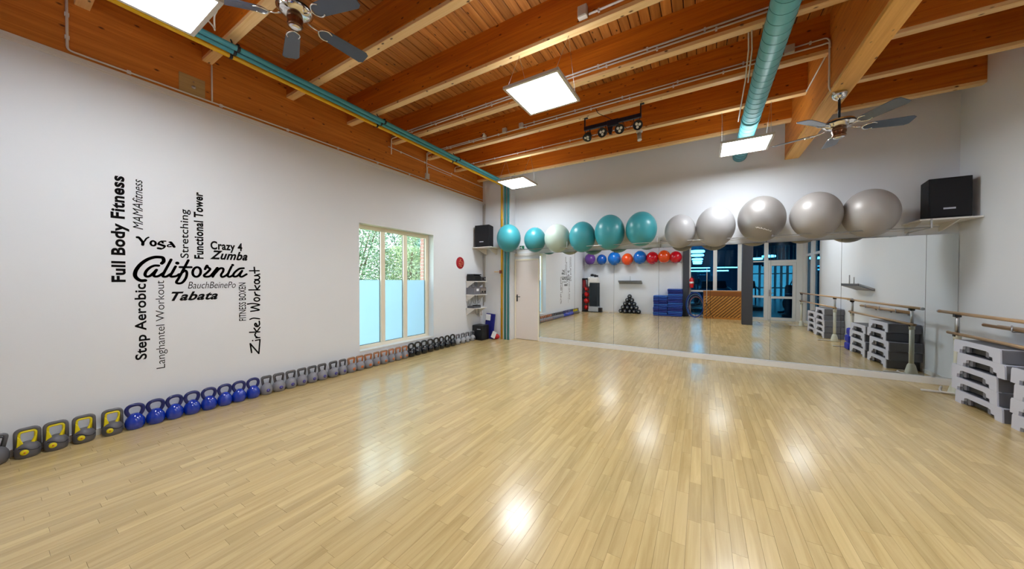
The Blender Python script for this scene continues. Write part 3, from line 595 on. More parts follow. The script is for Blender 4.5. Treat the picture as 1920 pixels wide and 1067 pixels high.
STROKES = {'california':[(0.0225,[(1.007,1.624),(1.021,1.648),(1.015,1.683),(0.986,1.689),(0.95,1.684),(0.905,1.658),(0.862,1.611),(0.831,1.552),(0.822,1.501),(0.835,1.466),(0.86,1.445),(0.89,1.446)],0),(0.018,[(0.985,1.6),(0.953,1.598),(0.922,1.576),(0.898,1.541),(0.889,1.505),(0.899,1.486),(0.921,1.491),(0.948,1.523),(0.969,1.556)],0),(0.018,[(0.969,1.556),(0.95,1.506),(0.957,1.487),(0.984,1.493),(1.021,1.527)],0),(0.018,[(1.076,1.668),(1.05,1.599),(1.019,1.517),(1.015,1.489),(1.039,1.487),(1.068,1.512)],0),(0.018,[(1.109,1.596),(1.085,1.536),(1.07,1.498),(1.082,1.486),(1.116,1.495),(1.135,1.513)],0),(0.026,[(1.122,1.633),(1.123,1.632)],0),(0.018,[(1.209,1.668),(1.176,1.583),(1.135,1.478),(1.114,1.43),(1.127,1.414),(1.159,1.423),(1.187,1.472),(1.196,1.528),(1.183,1.555),(1.16,1.534),(1.143,1.509)],0),(0.018,[(1.142,1.59),(1.232,1.592)],0),(0.018,[(1.307,1.527),(1.298,1.506),(1.285,1.491),(1.27,1.487),(1.256,1.493),(1.246,1.508),(1.242,1.529),(1.245,1.553),(1.253,1.574),(1.266,1.589),(1.281,1.594),(1.295,1.588),(1.305,1.573),(1.309,1.551),(1.307,1.527)],0),(0.018,[(1.345,1.574),(1.362,1.615),(1.37,1.596),(1.389,1.576),(1.364,1.538),(1.337,1.505),(1.347,1.489),(1.386,1.495),(1.417,1.536),(1.451,1.592)],0),(0.018,[(1.454,1.593),(1.431,1.533),(1.411,1.488)],0),(0.018,[(1.425,1.518),(1.471,1.582),(1.503,1.588),(1.506,1.557),(1.485,1.511),(1.497,1.487),(1.529,1.504),(1.556,1.535)],0),(0.018,[(1.583,1.612),(1.558,1.547),(1.547,1.504),(1.565,1.489),(1.601,1.513)],0),(0.022,[(1.594,1.632),(1.596,1.631)],0),(0.018,[(1.703,1.597),(1.658,1.588),(1.614,1.544),(1.598,1.507),(1.614,1.492),(1.645,1.507),(1.686,1.565)],0),(0.018,[(1.687,1.565),(1.663,1.51),(1.682,1.491),(1.731,1.524)],0)],'zirkel':[(0.0125,[(1.775,0.541),(1.761,0.656)],1),(0.0125,[(1.761,0.656),(1.851,0.514)],1),(0.0125,[(1.851,0.514),(1.864,0.691)],1),(0.0125,[(1.863,0.691),(1.816,0.687)],1),(0.0125,[(1.786,0.69),(1.788,0.689)],1),(0.0125,[(1.862,0.716),(1.822,0.72)],1),(0.0125,[(1.843,0.717),(1.816,0.742),(1.812,0.769),(1.82,0.777)],0),(0.0125,[(1.756,0.798),(1.862,0.789)],1),(0.0125,[(1.803,0.845),(1.831,0.793)],1),(0.0125,[(1.831,0.793),(1.865,0.846)],1),(0.0125,[(1.838,0.864),(1.822,0.903),(1.81,0.893),(1.819,0.867),(1.844,0.86),(1.861,0.887),(1.858,0.927)],0),(0.0125,[(1.862,0.956),(1.799,0.971),(1.761,0.96)],0),(0.0125,[(1.77,1.06),(1.814,1.063),(1.859,1.071),(1.805,1.098),(1.774,1.109),(1.828,1.125),(1.863,1.137),(1.791,1.156),(1.737,1.152)],0),(0.0125,[(1.864,1.204),(1.861,1.194),(1.852,1.187),(1.841,1.183),(1.828,1.184),(1.817,1.189),(1.809,1.197),(1.806,1.207),(1.809,1.217),(1.817,1.224),(1.829,1.228),(1.841,1.227),(1.853,1.222),(1.861,1.214),(1.864,1.204)],0),(0.0125,[(1.866,1.252),(1.818,1.261)],1),(0.0125,[(1.847,1.257),(1.82,1.277),(1.813,1.3)],0),(0.0125,[(1.753,1.328),(1.866,1.326)],1),(0.0125,[(1.816,1.384),(1.838,1.331)],1),(0.0125,[(1.838,1.331),(1.867,1.378)],1),(0.0125,[(1.865,1.427),(1.862,1.417),(1.855,1.409),(1.844,1.405),(1.832,1.405),(1.822,1.409),(1.814,1.417),(1.812,1.427),(1.814,1.437),(1.822,1.445),(1.833,1.449),(1.844,1.449),(1.855,1.445),(1.863,1.437),(1.865,1.427)],0),(0.0125,[(1.816,1.458),(1.852,1.461),(1.867,1.482),(1.852,1.505),(1.814,1.506)],0),(0.0125,[(1.814,1.506),(1.868,1.528)],1),(0.0125,[(1.761,1.567),(1.862,1.57)],1),(0.0125,[(1.81,1.613),(1.816,1.538)],1)],'yoga':[(0.016,[(0.84,1.877),(0.851,1.876),(0.864,1.855),(0.878,1.829)],0),(0.01,[(0.917,1.886),(0.901,1.871),(0.889,1.845),(0.878,1.829)],0),(0.018,[(0.878,1.831),(0.876,1.806)],1),(0.013,[(0.965,1.82),(0.961,1.811),(0.954,1.805),(0.946,1.804),(0.938,1.807),(0.933,1.815),(0.93,1.825),(0.931,1.835),(0.935,1.844),(0.941,1.85),(0.949,1.852),(0.957,1.848),(0.963,1.841),(0.966,1.831),(0.965,1.82)],0),(0.01,[(1.037,1.859),(1.008,1.855),(0.992,1.843),(0.985,1.826),(1.001,1.818),(1.024,1.815),(1.031,1.802),(1.016,1.781),(1.0,1.776)],0),(0.016,[(0.982,1.78),(1.002,1.777)],1),(0.013,[(1.008,1.855),(1.017,1.84)],1),(0.017,[(0.986,1.824),(1.002,1.818),(1.029,1.807)],0),(0.009,[(1.063,1.851),(1.074,1.855),(1.083,1.841)],0),(0.018,[(1.076,1.849),(1.087,1.831),(1.1,1.806)],0),(0.009,[(1.085,1.828),(1.064,1.826),(1.051,1.815),(1.053,1.804),(1.064,1.803),(1.077,1.806)],0)]}

# ------------------------------------------------------------------ wall lettering
INK = mat('black_vinyl', srgb(12, 10, 12), .85, spec=.1)
XT = XL+.0015
def stroke_mesh(strokes):
    mb = MB()
    for wd, pts, straight in strokes:
        wd *= 1.28
        P_ = [Vector((a, b)) for a, b in pts]
        if not straight and len(P_) > 2: P_ = catmull(P_, 5)
        for a, b in zip(P_, P_[1:]):
            d_ = (b-a); 
            if d_.length < 1e-5: continue
            n_ = Vector((-d_.y, d_.x)).normalized()*wd/2
            mb.add([(XT, *(a+n_)), (XT, *(a-n_)), (XT, *(b-n_)), (XT, *(b+n_))], [(0, 1, 2, 3)])
        for k, a in enumerate(P_): mb.add([(XT, a.x+wd/2*cos(2*pi*j/12), a.y+wd/2*sin(2*pi*j/12)) for j in range(12)], [tuple(range(12))])
    return mb
def hand(word, key, label): tag(stroke_mesh(STROKES[key]).build('wall_lettering', INK), label, 'wall lettering')
def text(word, label, y0, y1, z0, z1, vert=False, bold=0., shear=0.):
    """flat vinyl word fitted to its box on the left wall (y0..y1, z0..z1)"""
    cu = bpy.data.curves.new('t', 'FONT'); cu.body = word; cu.offset = bold; cu.shear = shear; cu.resolution_u = 4; cu.space_character = 1+bold*2.2
    ob = bpy.data.objects.new('t', cu); C.objects.link(ob); bpy.context.view_layer.update()
    me = bpy.data.meshes.new_from_object(ob.evaluated_get(bpy.context.evaluated_depsgraph_get())); bpy.data.objects.remove(ob)
    xs = [v.co.x for v in me.vertices]; ys = [v.co.y for v in me.vertices]; ax, bx, ay, by = min(xs), max(xs), min(ys), max(ys)
    for v in me.vertices:
        u = (v.co.x-ax)/(bx-ax); q = (v.co.y-ay)/(by-ay)
        v.co = (XT, y0+(y1-y0)*(1-q), z0+(z1-z0)*u) if vert else (XT, y0+(y1-y0)*u, z0+(z1-z0)*q)
    me.materials.clear(); me.materials.append(INK); me.name = 'wall_lettering'
    o = bpy.data.objects.new('wall_lettering', me); C.objects.link(o); tag(o, label, 'wall lettering')
text('Full Body Fitness', 'black words Full Body Fitness painted upwards at the far left of the lettering', .674, .789, 1.43, 2.457, True, .036)
text('MAMAfitness', 'thin slanted word MAMAfitness running upwards beside Full Body Fitness', .812, .880, 1.958, 2.455, True, 0, .25)
hand('Yoga', 'yoga', 'black word Yoga in curly calligraphic letters above California')
text('Stretching', 'black word Stretching running upwards left of Functional Tower', 1.146, 1.232, 1.690, 2.222, True, .010)
text('Functional Tower', 'bold black words Functional Tower running upwards at the centre of the lettering', 1.256, 1.335, 1.689, 2.433, True, .035)
text('Crazy 4', 'black words Crazy 4 at the upper right of the lettering', 1.394, 1.69, 1.775, 1.902, False, .035)
text('Zumba', 'bold slanted word Zumba below Crazy 4', 1.388, 1.742, 1.690, 1.795, False, .035, .35)
hand('California', 'california', 'large black script word California at the middle of the lettering')
text('BauchBeinePo', 'thin script-like word BauchBeinePo under California', 1.203, 1.622, 1.356, 1.432, False, -.004, .25)
text('Tabata', 'bold slanted word Tabata at the bottom of the lettering middle', 1.074, 1.455, 1.226, 1.325, False, .032, .4)
text('Step Aerobic', 'bold words Step Aerobic running upwards below the C of California', .816, .918, .647, 1.413, True, .022)
text('Langhantel Workout', 'thin words Langhantel Workout running upwards right of Step Aerobic', .960, 1.042, .527, 1.445, True, -.006)
text('FITNESS BOXEN', 'narrow capitals FITNESS BOXEN running upwards at lower right of the lettering', 1.651, 1.722, .951, 1.419, True, .010)
hand('Zirkel Workout', 'zirkel', 'handwritten words Zirkel Workout running upwards at the far right of the lettering')

# ------------------------------------------------------------------ kettlebells along the left wall
KB_Y = [(.211, .132), (.345, .135), (.489, .13), (.648, .128), (.786, .128), (.923, .13), (1.057, .132), (1.19, .133), (1.328, .133), (1.465, .132), (1.597, .128), (1.736, .142), (1.875, .137), (2.013, .155), (2.153, .145), (2.291, .141), (2.426, .146), (2.562, .15), (2.725, .156), (2.869, .131), (3.011, .164), (3.156, .156), (3.305, .176), (3.459, .141), (3.607, .167), (3.759, .147), (3.906, .165), (4.056, .154), (4.207, .171), (4.369, .163), (4.533, .176), (4.702, .173), (4.87, .175), (5.026, .15), (5.199, .183), (5.373, .164), (5.548, .186), (5.726, .171), (5.889, .17), (6.071, .194)]
KX = -4.765
BLUE = mat('blue_enamel', srgb(4, 50, 172), .16, coat=.9, noise=.06)
NAVYH = mat('navy_enamel', srgb(10, 26, 100), .3, coat=.4)
BLK = mat('black_enamel', srgb(14, 20, 28), .2, coat=.6)
KGREY = mat('kettle_grey', srgb(138, 138, 146), .42, noise=.05)
KDARK = mat('kettle_dark_grey', srgb(96, 96, 102), .4, noise=.05)
KVIO = mat('kettle_violet', srgb(66, 60, 150), .4)
KORA = mat('kettle_orange', srgb(214, 112, 34), .4)
KYEL = mat('kettle_yellow', srgb(226, 208, 20), .4)
KBLK = mat('kettle_grip_black', srgb(38, 38, 46), .5)
KSIL = mat('kettle_silver', srgb(160, 164, 172), .35)
def loop_path(wt, wb, z0, z1, rc=.03, y_off=0):
    return corner([(0, -wb, z0), (0, -wt, z1), (0, wt, z1), (0, wb, z0)], rc, 5)
def kb_cast(label, body, hand_, g):
    t = thing('kettlebell', label, 'kettlebell', (0, 0, 0), 0, g)
    MB().lathe([(0, 0), (.050, 0), (.060, .006), (.071, .035), (.073, .065), (.068, .094), (.054, .120), (.040, .138), (.024, .150), (0, .153)], 28).build('body', body, t)
    MB().tube(catmull([(0, -.034, .125), (0, -.050, .155), (0, -.057, .188), (0, -.047, .217), (0, -.02, .232), (0, .02, .232), (0, .047, .217), (0, .057, .188), (0, .050, .155), (0, .034, .125)], 4), .0165, 12, sx=1, ref=(1, 0, 0)).build('handle', hand_, t)
    return t
def kb_vinyl(label, body, shell, inner, disc, g, w_=.066, top=.235):
    t = thing('kettlebell', label, 'kettlebell', (0, 0, 0), 0, g)
    MB().lathe([(0, 0), (.046, 0), (.056, .006), (.068, .035), (.070, .065), (.065, .094), (.052, .120), (.036, .136), (0, .142)], 28).build('body', body, t)
    MB().tube(loop_path(.057, .036, .100, top-.012, .026), .0125, 12, ref=(1, 0, 0)).build('handle', shell, t)
    MB().tube(corner([(.004, -.027, .110), (.004, -.045, top-.030), (.004, .045, top-.030), (.004, .027, .110)], .018, 4), .005, 8, sx=2.2, ref=(1, 0, 0)).build('grip', inner, t)
    MB().lathe([(0, .0745), (.018, .0745), (.021, .069), (.021, .055)], 20, axis='X', c=(0, 0, .058)).build('emblem', disc, t)
    MB().lathe([(0, .0765), (.006, .0765), (.006, .0735)], 12, axis='X', c=(0, 0, .058)).build('emblem_dot', body, t)
    return t
def kb_yellow(label, g):
    t = thing('kettlebell', label, 'kettlebell', (0, 0, 0), 0, g)
    MB().lathe([(0, 0), (.052, 0), (.058, .006), (.064, .03), (.065, .055), (.062, .08), (.052, .10), (.034, .116), (0, .12)], 28).build('body', KDARK, t)
    MB().tube(loop_path(.052, .053, .075, .222, .03), .0135, 12, ref=(1, 0, 0)).build('handle', KDARK, t)
    MB().tube(corner([(.006, -.040, .085), (.006, -.040, .203), (.006, .040, .203), (.006, .034, .100)], .022, 4), .0085, 8, sx=1.5, ref=(1, 0, 0)).build('grip', KYEL, t)
    MB().prism([(-.052, .09), (-.02, .112), (-.034, .16), (-.047, .175)], .012, .028, 'YZ').prism([(.012, .112), (.03, .10), (.044, .165), (.036, .17)], .012, .028, 'YZ').build('yellow_wedge', KYEL, t, .004)
    MB().lathe([(0, .068), (.017, .068), (.022, .062), (.022, .045)], 22, axis='X', c=(.0, -.018, .052)).build('emblem', KYEL, t)
    MB().lathe([(0, .0695), (.006, .0695), (.006, .067)], 12, axis='X', c=(0, -.018, .052)).build('emblem_dot', KORA, t)
    MB().tube(catmull([(.045, -.045, .082), (.062, -.018, .086), (.067, .01, .066), (.062, .04, .060), (.040, .056, .066)], 5), .0028, 6).build('groove', KBLK, t)
    return t
protos = {}
def place(kind, y, wd, label, group, maker):
    if kind not in protos: t = maker(); protos[kind] = t; o = t
    else: o = copy_tree(protos[kind])
    o.location = (KX, y*abs(KX)/4.72, 0); s = max(.90, min(1.12, wd/.150)); o.scale = (s, s, 1.0 if kind != 'cast_black' else 1.04); o.rotation_euler = (0, 0, R(random.uniform(-5, 5)))
    tag(o, label, 'kettlebell', group)
    if kind == 'yellow': o.scale = (1, 1, 1.02)
    if kind in ('cast_blue',): o.scale = (.94, .94, .98)
idx = 0
o = kb_vinyl('grey kettlebell cut off by the left picture edge', KDARK, KDARK, KBLK, KDARK, 'kettlebells in a row along the left wall'); o.location = (KX, .065, 0)
G = 'kettlebells in a row along the left wall'
seq = [('yellow', 4, 'grey kettlebell with yellow grip and disc, {} of the yellow ones from the left', lambda: kb_yellow('', G)),
       ('cast_blue', 8, 'glossy blue cast kettlebell, {} blue one from the left', lambda: kb_cast('', BLUE, NAVYH, G)),
       ('violet', 8, 'grey kettlebell with violet disc and dark grip, {} after the blue ones', lambda: kb_vinyl('', KGREY, KDARK, KBLK, KVIO, G)),
       ('orange', 8, 'grey kettlebell with orange disc and orange grip, {} of the orange ones from the left', lambda: kb_vinyl('', KGREY, mat('kettle_brown_orange', srgb(158, 126, 104), .4), KORA, KORA, G)),
       ('cast_black', 8, 'glossy black cast kettlebell, {} black one from the left', lambda: kb_cast('', BLK, BLK, G)),
       ('silver', 4, 'silver-grey kettlebell with black disc near the bass speaker, {} from the left', lambda: kb_vinyl('', KSIL, KGREY, KBLK, KBLK, G))]
for kind, n, lab, mk in seq:
    for k in range(n): y, wd = KB_Y[idx]; place(kind, y, wd, lab.format(ORD[k]), G, mk); idx += 1

# ------------------------------------------------------------------ exercise balls on the wall rails above the mirror
BY = 6.52
t = thing('ball_rail', 'pair of thin white rods on wall brackets carrying the big balls', 'rack', (0, YB, 2.15))
for yy in (-.555, -.255): MB().tube([(-4.25 if yy == -.255 else -4.02, yy, 0), (2.62, yy, 0)], .006, 8).build('rod', WHITEMET if yy == -.255 else STEEL, t)
for xx in (-4.0, -2.45, -.715, .93, 2.55):
    MB().box(xx-.008, xx+.008, -.56, -.012, -.012, -.004).box(xx-.008, xx+.008, -.012, 0, -.06, .10).box(xx-.008, xx+.008, -.565, -.555, -.012, .11).build('bracket', STEEL, t)
TEALB = mat('ball_teal', srgb(58, 150, 162), .36, coat=.08, noise=.03, scale=2)
MINTB = mat('ball_pale_mint', srgb(182, 200, 190), .36, coat=.08)
SILB = mat('ball_silver', srgb(164, 163, 165), .36, coat=.0, metal=.0, spec=.4)
DSIL = mat('ball_pewter', srgb(150, 146, 144), .36, coat=.05, metal=.35)
SIL2 = mat('ball_dull_silver', srgb(164, 159, 156), .38, coat=.0, metal=.12)
balls = [(954, .56, .64, TEALB, 'teal exercise ball at the left end of the row, before the pipes', -3.885, 2.432), (0, .49, .56, TEALB, 'small teal exercise ball above the door, second in the row', -3.275, 2.372), (0, .56, .61, MINTB, 'pale mint exercise ball, third in the row', -2.73, 2.37),
         (0, .54, .64, TEALB, 'teal exercise ball right of the pale mint one', -2.17, 2.36), (0, .58, .70, TEALB, 'large teal exercise ball, fifth in the row', -1.607, 2.415), (0, .56, .66, TEALB, 'teal exercise ball, last teal one before the silver balls', -1.015, 2.432),
         (0, .50, .60, SILB, 'small light silver exercise ball, first silver one', -.357, 2.338), (0, .58, .69, SILB, 'light silver exercise ball, second silver one', .179, 2.378), (0, .63, .73, DSIL, 'dark shiny silver exercise ball with white lettering, third silver one', .805, 2.446),
         (0, .605, .695, SIL2, 'dull silver exercise ball, second from the right end', 1.46, 2.438), (0, .585, .675, SIL2, 'dull silver exercise ball at the right end near the loudspeaker', 2.035, 2.41)]
for k, (_, a, b, m, lab, x, z) in enumerate(balls):
    y = BY if k else 6.38
    o = MB().ball((0, 0, 0), a/2, a/2, b/2, 40, 26).build('exercise_ball', m, loc=(x, y, z)); tag(o, lab, 'ball', 'exercise balls on the rails above the mirror')
    if m is DSIL:
        sc = MB(); prev = None
        for q in range(26):
            u = -.10+.008*q; v = -.16-.35*(u+.10)+.008*sin(q*2.3)+.004*sin(q*5.1); yy = -math.sqrt(max(0, 1-(u/(a/2))**2-(v/(b/2))**2))*(a/2)-.001
            if prev: sc.tube([prev, (u, yy, v)], .0035, 5)
            prev = (u, yy, v)
        sc.build('lettering', WHITEMET, o)

# ------------------------------------------------------------------ step platforms, four stacks along the right wall
SWD, SDP, SH = .70, .37, .148
def step(label):
    t = thing('step_platform', label, 'step platform', (0, 0, 0), 0, 'grey step platforms stacked along the right wall')
    hw = SWD/2
    pf = [(-hw+.012, SH), (hw-.012, SH), (hw, SH-.02), (hw+.006, 0), (hw-.095, 0), (hw-.10, .042), (hw-.145, .046), (hw-.152, .082), (hw-.19, .092), (-hw+.19, .092), (-hw+.152, .082), (-hw+.145, .046), (-hw+.10, .042), (-hw+.095, 0), (-hw-.006, 0), (-hw, SH-.02)]
    MB().prism(pf, 0, .035, 'YZ').prism(pf, SDP-.035, SDP, 'YZ').build('deck_frame', LIGHTGREY, t)
    MB().box(.034, SDP-.034, -hw+.01, hw-.01, SH-.03, SH-.001).build('deck', LIGHTGREY, t)
    MB().box(.02, SDP-.02, -hw+.03, hw-.03, SH-.001, SH+.0015).build('anti_slip_mat', DARKGREY, t)
    MB().box(.034, SDP-.034, -hw+.226, hw-.226, .028, .112).build('underside_core', BLACK, t)
    for s in (-1, 1):
        pl = [(s*(hw-.02), .002), (s*(hw-.15), .002), (s*(hw-.155), .034), (s*(hw-.178), .034), (s*(hw-.178), .11), (s*(hw-.02), .11)]
        MB().prism(pl, .022, SDP-.022, 'YZ').build('leg_block', DARKGREY, t)
        MB().prism([(s*(hw-.179), .018), (s*(hw-.225), .025), (s*(hw-.225), .11), (s*(hw-.179), .11)], .016, SDP-.016, 'YZ').build('inner_foot', MIDGREY, t)
        MB().prism([(s*(hw+.001), SH-.008), (s*(hw+.004), SH-.02), (s*(hw+.010), .003), (s*(hw-.003), .003), (s*(hw-.004), SH-.008)], .012, SDP+.002, 'YZ').build('side_panel', MIDGREY, t)
    return t
sp = None
LV = ['lowest', 'second', 'third', 'fourth', 'topmost']
for yc, n, offs, where in ((5.74, 5, (-.04, .03, .04, -.06, .0), 'stack nearest the mirror'), (4.88, 4, (0, .02, -.02, .02), 'low stack second from the mirror'),
                           (2.50, 5, (.0, .02, .02, -.02, .0), 'tall stack third from the mirror'), (1.76, 4, (0, .02, -.01, .0), 'low stack farthest from the mirror')):
    for k in range(n):
        lv = 'topmost' if k == n-1 else LV[k]
        lab = f'grey step platform, {lv} in the {where}'
        if sp is None: o = sp = step(lab)
        else: o = copy_tree(sp)
        o['label'] = lab; o.location = (2.635, yc+offs[k], k*(SH+.0016))

# blue pads between the stacks
BLU2 = mat('blue_rubber', srgb(14, 40, 170), .5, noise=.08)
for k, lv in enumerate(('lowest', 'middle', 'topmost')):
    o = MB().box(-.12, .12, -.11, .11, 0, .15).build('blue_block', BLU2, bevel=.03, loc=(2.74+.015*k, 4.36-.03*(k % 2), k*.151)); tag(o, f'blue rubber block between the step stacks, {lv} of three', 'block', 'blue blocks beside the step stacks')

# ballet barres
POSTM = mat('post_cream', srgb(206, 206, 190), .35)
def barre(label, x, y0, y1, py0, py1, ztop, zlow, low0, low1):
    t = thing('ballet_barre', label, 'ballet barre', (x, (y0+y1)/2, 0)); yc = (y0+y1)/2
    for py in (py0, py1):
        p = py-yc
        po = MB().tube([(0, p, .03), (0, p, .72)], .027, 16).tube([(0, p, .70), (0, p, .78)], .033, 16).build('post', POSTM, t)
        MB().tube([(0, p, .77), (0, p, ztop+.005)], .019, 14).build('upper_tube', STEEL, po)
        MB().lathe([(0, .0), (.075, 0), (.07, .02), (.045, .14), (.03, .17), (0, .17)], 24, c=(0, p, 0)).build('foot_cone', POSTM, t)
        MB().box(-.30, .13, p-.025, p+.025, 0, .022).build('foot', PLASTICW, t, .008)
        for zz in (ztop, zlow): MB().box(-.035, .025, p-.022, p+.022, zz-.03, zz+.018).build('clamp', BLACK, t, .006)
    MB().tube([(-.02, y0-yc, ztop+.02), (-.02, y1-yc, ztop+.02)], .0195, 16).build('upper_bar', BARW, t)
    MB().tube([(-.02, low0-yc, zlow+.01), (-.02, low1-yc, zlow+.01)], .0195, 16).build('lower_bar', BARW, t)
    for yy in (y0, y1): MB().tube([(-.02, yy-yc-.012, ztop+.02), (-.02, yy-yc+.012, ztop+.02)], .022, 16).build('end_cap', STEEL, t)
barre('wooden double ballet barre on cream posts beside the mirror', 2.79, 3.93, 6.71, 4.09, 6.39, 1.02, .77, 4.0, 6.52)
barre('wooden double ballet barre farther along the right wall, near the glazing', 2.725, .22, 4.36, .28, 3.28, 1.04, .80, .2, 3.4)
hk = MB()
for yy in (4.5, 5.1, 5.7): 
    tag(MB().tube(corner([(3.018, yy, .90), (2.86, yy, .90), (2.86, yy, .97)], .015, 3), .006, 8).box(3.005, 3.019, yy-.02, yy+.02, .86, .94).build('wall_hook', STEEL), {4.5: 'steel hook holding the spare bars, farthest from the mirror', 5.1: 'steel hook holding the spare bars, middle one', 5.7: 'steel hook holding the spare bars, nearest the mirror'}[yy], 'hook')
for k, (xx, a, b) in enumerate(((2.885, 4.2, 6.15), (2.927, 4.1, 6.02), (2.968, 4.25, 5.9))):
    tag(MB().tube([(xx, a, .926), (xx, b, .926)], .0185, 14).build('spare_bar', BARW), ('spare wooden bar lying on the wall hooks, outermost', 'spare wooden bar lying on the wall hooks, middle', 'spare wooden bar lying on the wall hooks, against the wall')[k], 'wooden bar')
tag(MB().tube(catmull([(2.80, 6.72, .012), (2.72, 6.55, .012), (2.66, 6.36, .02), (2.72, 6.30, .03), (2.80, 6.28, .02)], 5), .012, 7).tube(catmull([(2.66, 6.36, .01), (2.76, 6.42, .012), (2.85, 6.5, .012)], 4), .010, 6).build('floor_cable', PLASTICW), 'white cable lying on the floor at the foot of the nearest barre', 'cable')

# tray shelves
def tray(label, c, rz, w_, rods):
    t = thing('tray_shelf', label, 'shelf', c, rz)
    MB().prism([(0, 0), (-.24, .11), (-.24, .12), (0, .012)], -w_/2, w_/2, 'YZ').build('tray', mat('tray_grey', srgb(140, 142, 146), .4), t)
    MB().box(-w_/2, w_/2, -.25, -.235, .10, .15).build('lip', mat('tray_dark', srgb(96, 98, 102), .4), t, .002)
    for s in (-w_/2, w_/2-.012): MB().prism([(0, 0), (-.25, .10), (-.25, .16), (0, .05)], s, s+.012, 'YZ').build('side', STEEL, t)
    for q, h_ in rods: MB().tube([(q, -.20, .12), (q, -.20, .12+h_)], .010, 8).build('rod', STEEL, t)
tray('long grey tray shelf on the rear wall above the ball pyramid', (-2.75, YR, 1.30), pi, .98, ((-.02, .22),))
tray('grey tray shelf with upright rods on the right wall above the barre', (XR, 3.95, 1.24), R(-90), .95, ((.15, .22), (-.10, .17)))

# ------------------------------------------------------------------ rear wall (seen in the mirror): small balls on rails
t = thing('ball_rail', 'thin rods on the rear wall carrying the small coloured balls', 'rack', (0, YR, 2.2))
for yy in (.17, .40): MB().tube([(-4.75, yy, 0), (-.72, yy, 0)], .006, 8).build('rod', STEEL, t)
for xx in (-4.6, -3.6, -2.6, -1.6, -.76): MB().box(xx-.008, xx+.008, 0, .40, -.012, -.005).box(xx-.008, xx+.008, 0, .012, -.06, .1).build('bracket', STEEL, t)
cols = {'purple': srgb(104, 58, 150), 'blue': srgb(6, 84, 176), 'bright blue': srgb(0, 104, 196), 'orange': srgb(232, 78, 24), 'red': srgb(196, 10, 32)}
for x, d_, z, c, lab in ((-4.50, .50, 2.46, 'purple', 'purple exercise ball in the rear left corner, first of the coloured row'), (-3.96, .45, 2.42, 'blue', 'blue exercise ball next to the purple one'), (-3.40, .57, 2.45, 'bright blue', 'large bright blue exercise ball, third of the coloured row'),
                         (-2.84, .49, 2.40, 'orange', 'orange exercise ball between two blue ones on the rear wall'), (-2.32, .54, 2.46, 'bright blue', 'bright blue exercise ball beside the first red one'), (-1.83, .50, 2.42, 'red', 'red exercise ball between a blue and an orange one'),
                         (-1.38, .50, 2.46, 'orange', 'orange exercise ball between the two red ones'), (-.95, .47, 2.42, 'red', 'red exercise ball at the end of the row by the grey pilaster')):
    m = mat('ball_'+c.replace(' ', '_'), cols[c], .25, coat=.4)
    o = MB().ball((0, 0, 0), d_/2*.97, d_/2*.97, d_/2*1.06, 32, 20).build('exercise_ball', m, loc=(x, YR+.285, z-.015)); tag(o, lab, 'ball', 'coloured exercise balls on the rear wall')
# pyramid of black medicine balls
MED = mat('black_rubber_ball', srgb(16, 20, 30), .28, coat=.3)
pr = None; rb = .0945
RN = ['bottom', 'second', 'third', 'fourth', 'top']
for r_ in range(5):
    for k in range(5-r_):
        x = -2.76+(k-(4-r_)/2)*2*rb; z = rb+r_*rb*1.74; 
        if pr is None:
            pr = o = MB().ball((0, 0, 0), rb-.0005, n=24, m=14).build('medicine_ball', MED); MB().lathe([(0, rb+.001), (.03, rb-.004), (.032, rb-.006)], 16, axis='Y').build('ball_mark', mat('mark_grey', srgb(150, 155, 160), .5), o)
        else: o = copy_tree(pr)
        o.location = (x, YR+.14, z)
        lab = 'black medicine ball at the top of the pyramid' if r_ == 4 else f'black medicine ball in the {RN[r_]} row of the pyramid, {ORD[k]} from the purple-ball corner'
        tag(o, lab, 'medicine ball', 'pyramid of black medicine balls')
# mats: two stacks
MA = [mat('mat_blue', srgb(20, 62, 150), .6, noise=.08), mat('mat_navy', srgb(14, 34, 120), .6, noise=.08), mat('mat_light_blue', srgb(38, 92, 176), .6, noise=.08)]
pm = {}
for sx, n, lab in ((-1.495, 12, 'left shorter'), (-.955, 16, 'right taller')):
    for k in range(n):
        q = (k*7+(3 if n == 16 else 0)) % 5 % 3
        if q not in pm: pm[q] = o = MB().box(-.262, .262, -.21, .21, 0, .033).box(-.262, .262, -.21, .20, .035, .068).tube([(-.262, .21, .034), (.262, .21, .034)], .033, 10).build('gym_mat', MA[q], bevel=.006)
        else: o = pm[q].copy(); C.objects.link(o)
        o.location = (sx+random.uniform(-.01, .01), YR+.27, k*.0695); o.rotation_euler = (0, 0, random.uniform(-.02, .02))
        tag(o, f'folded blue gym mat in the {lab} stack, {ORD[k]} from the floor', 'gym mat', 'folded gym mats stacked against the rear wall')
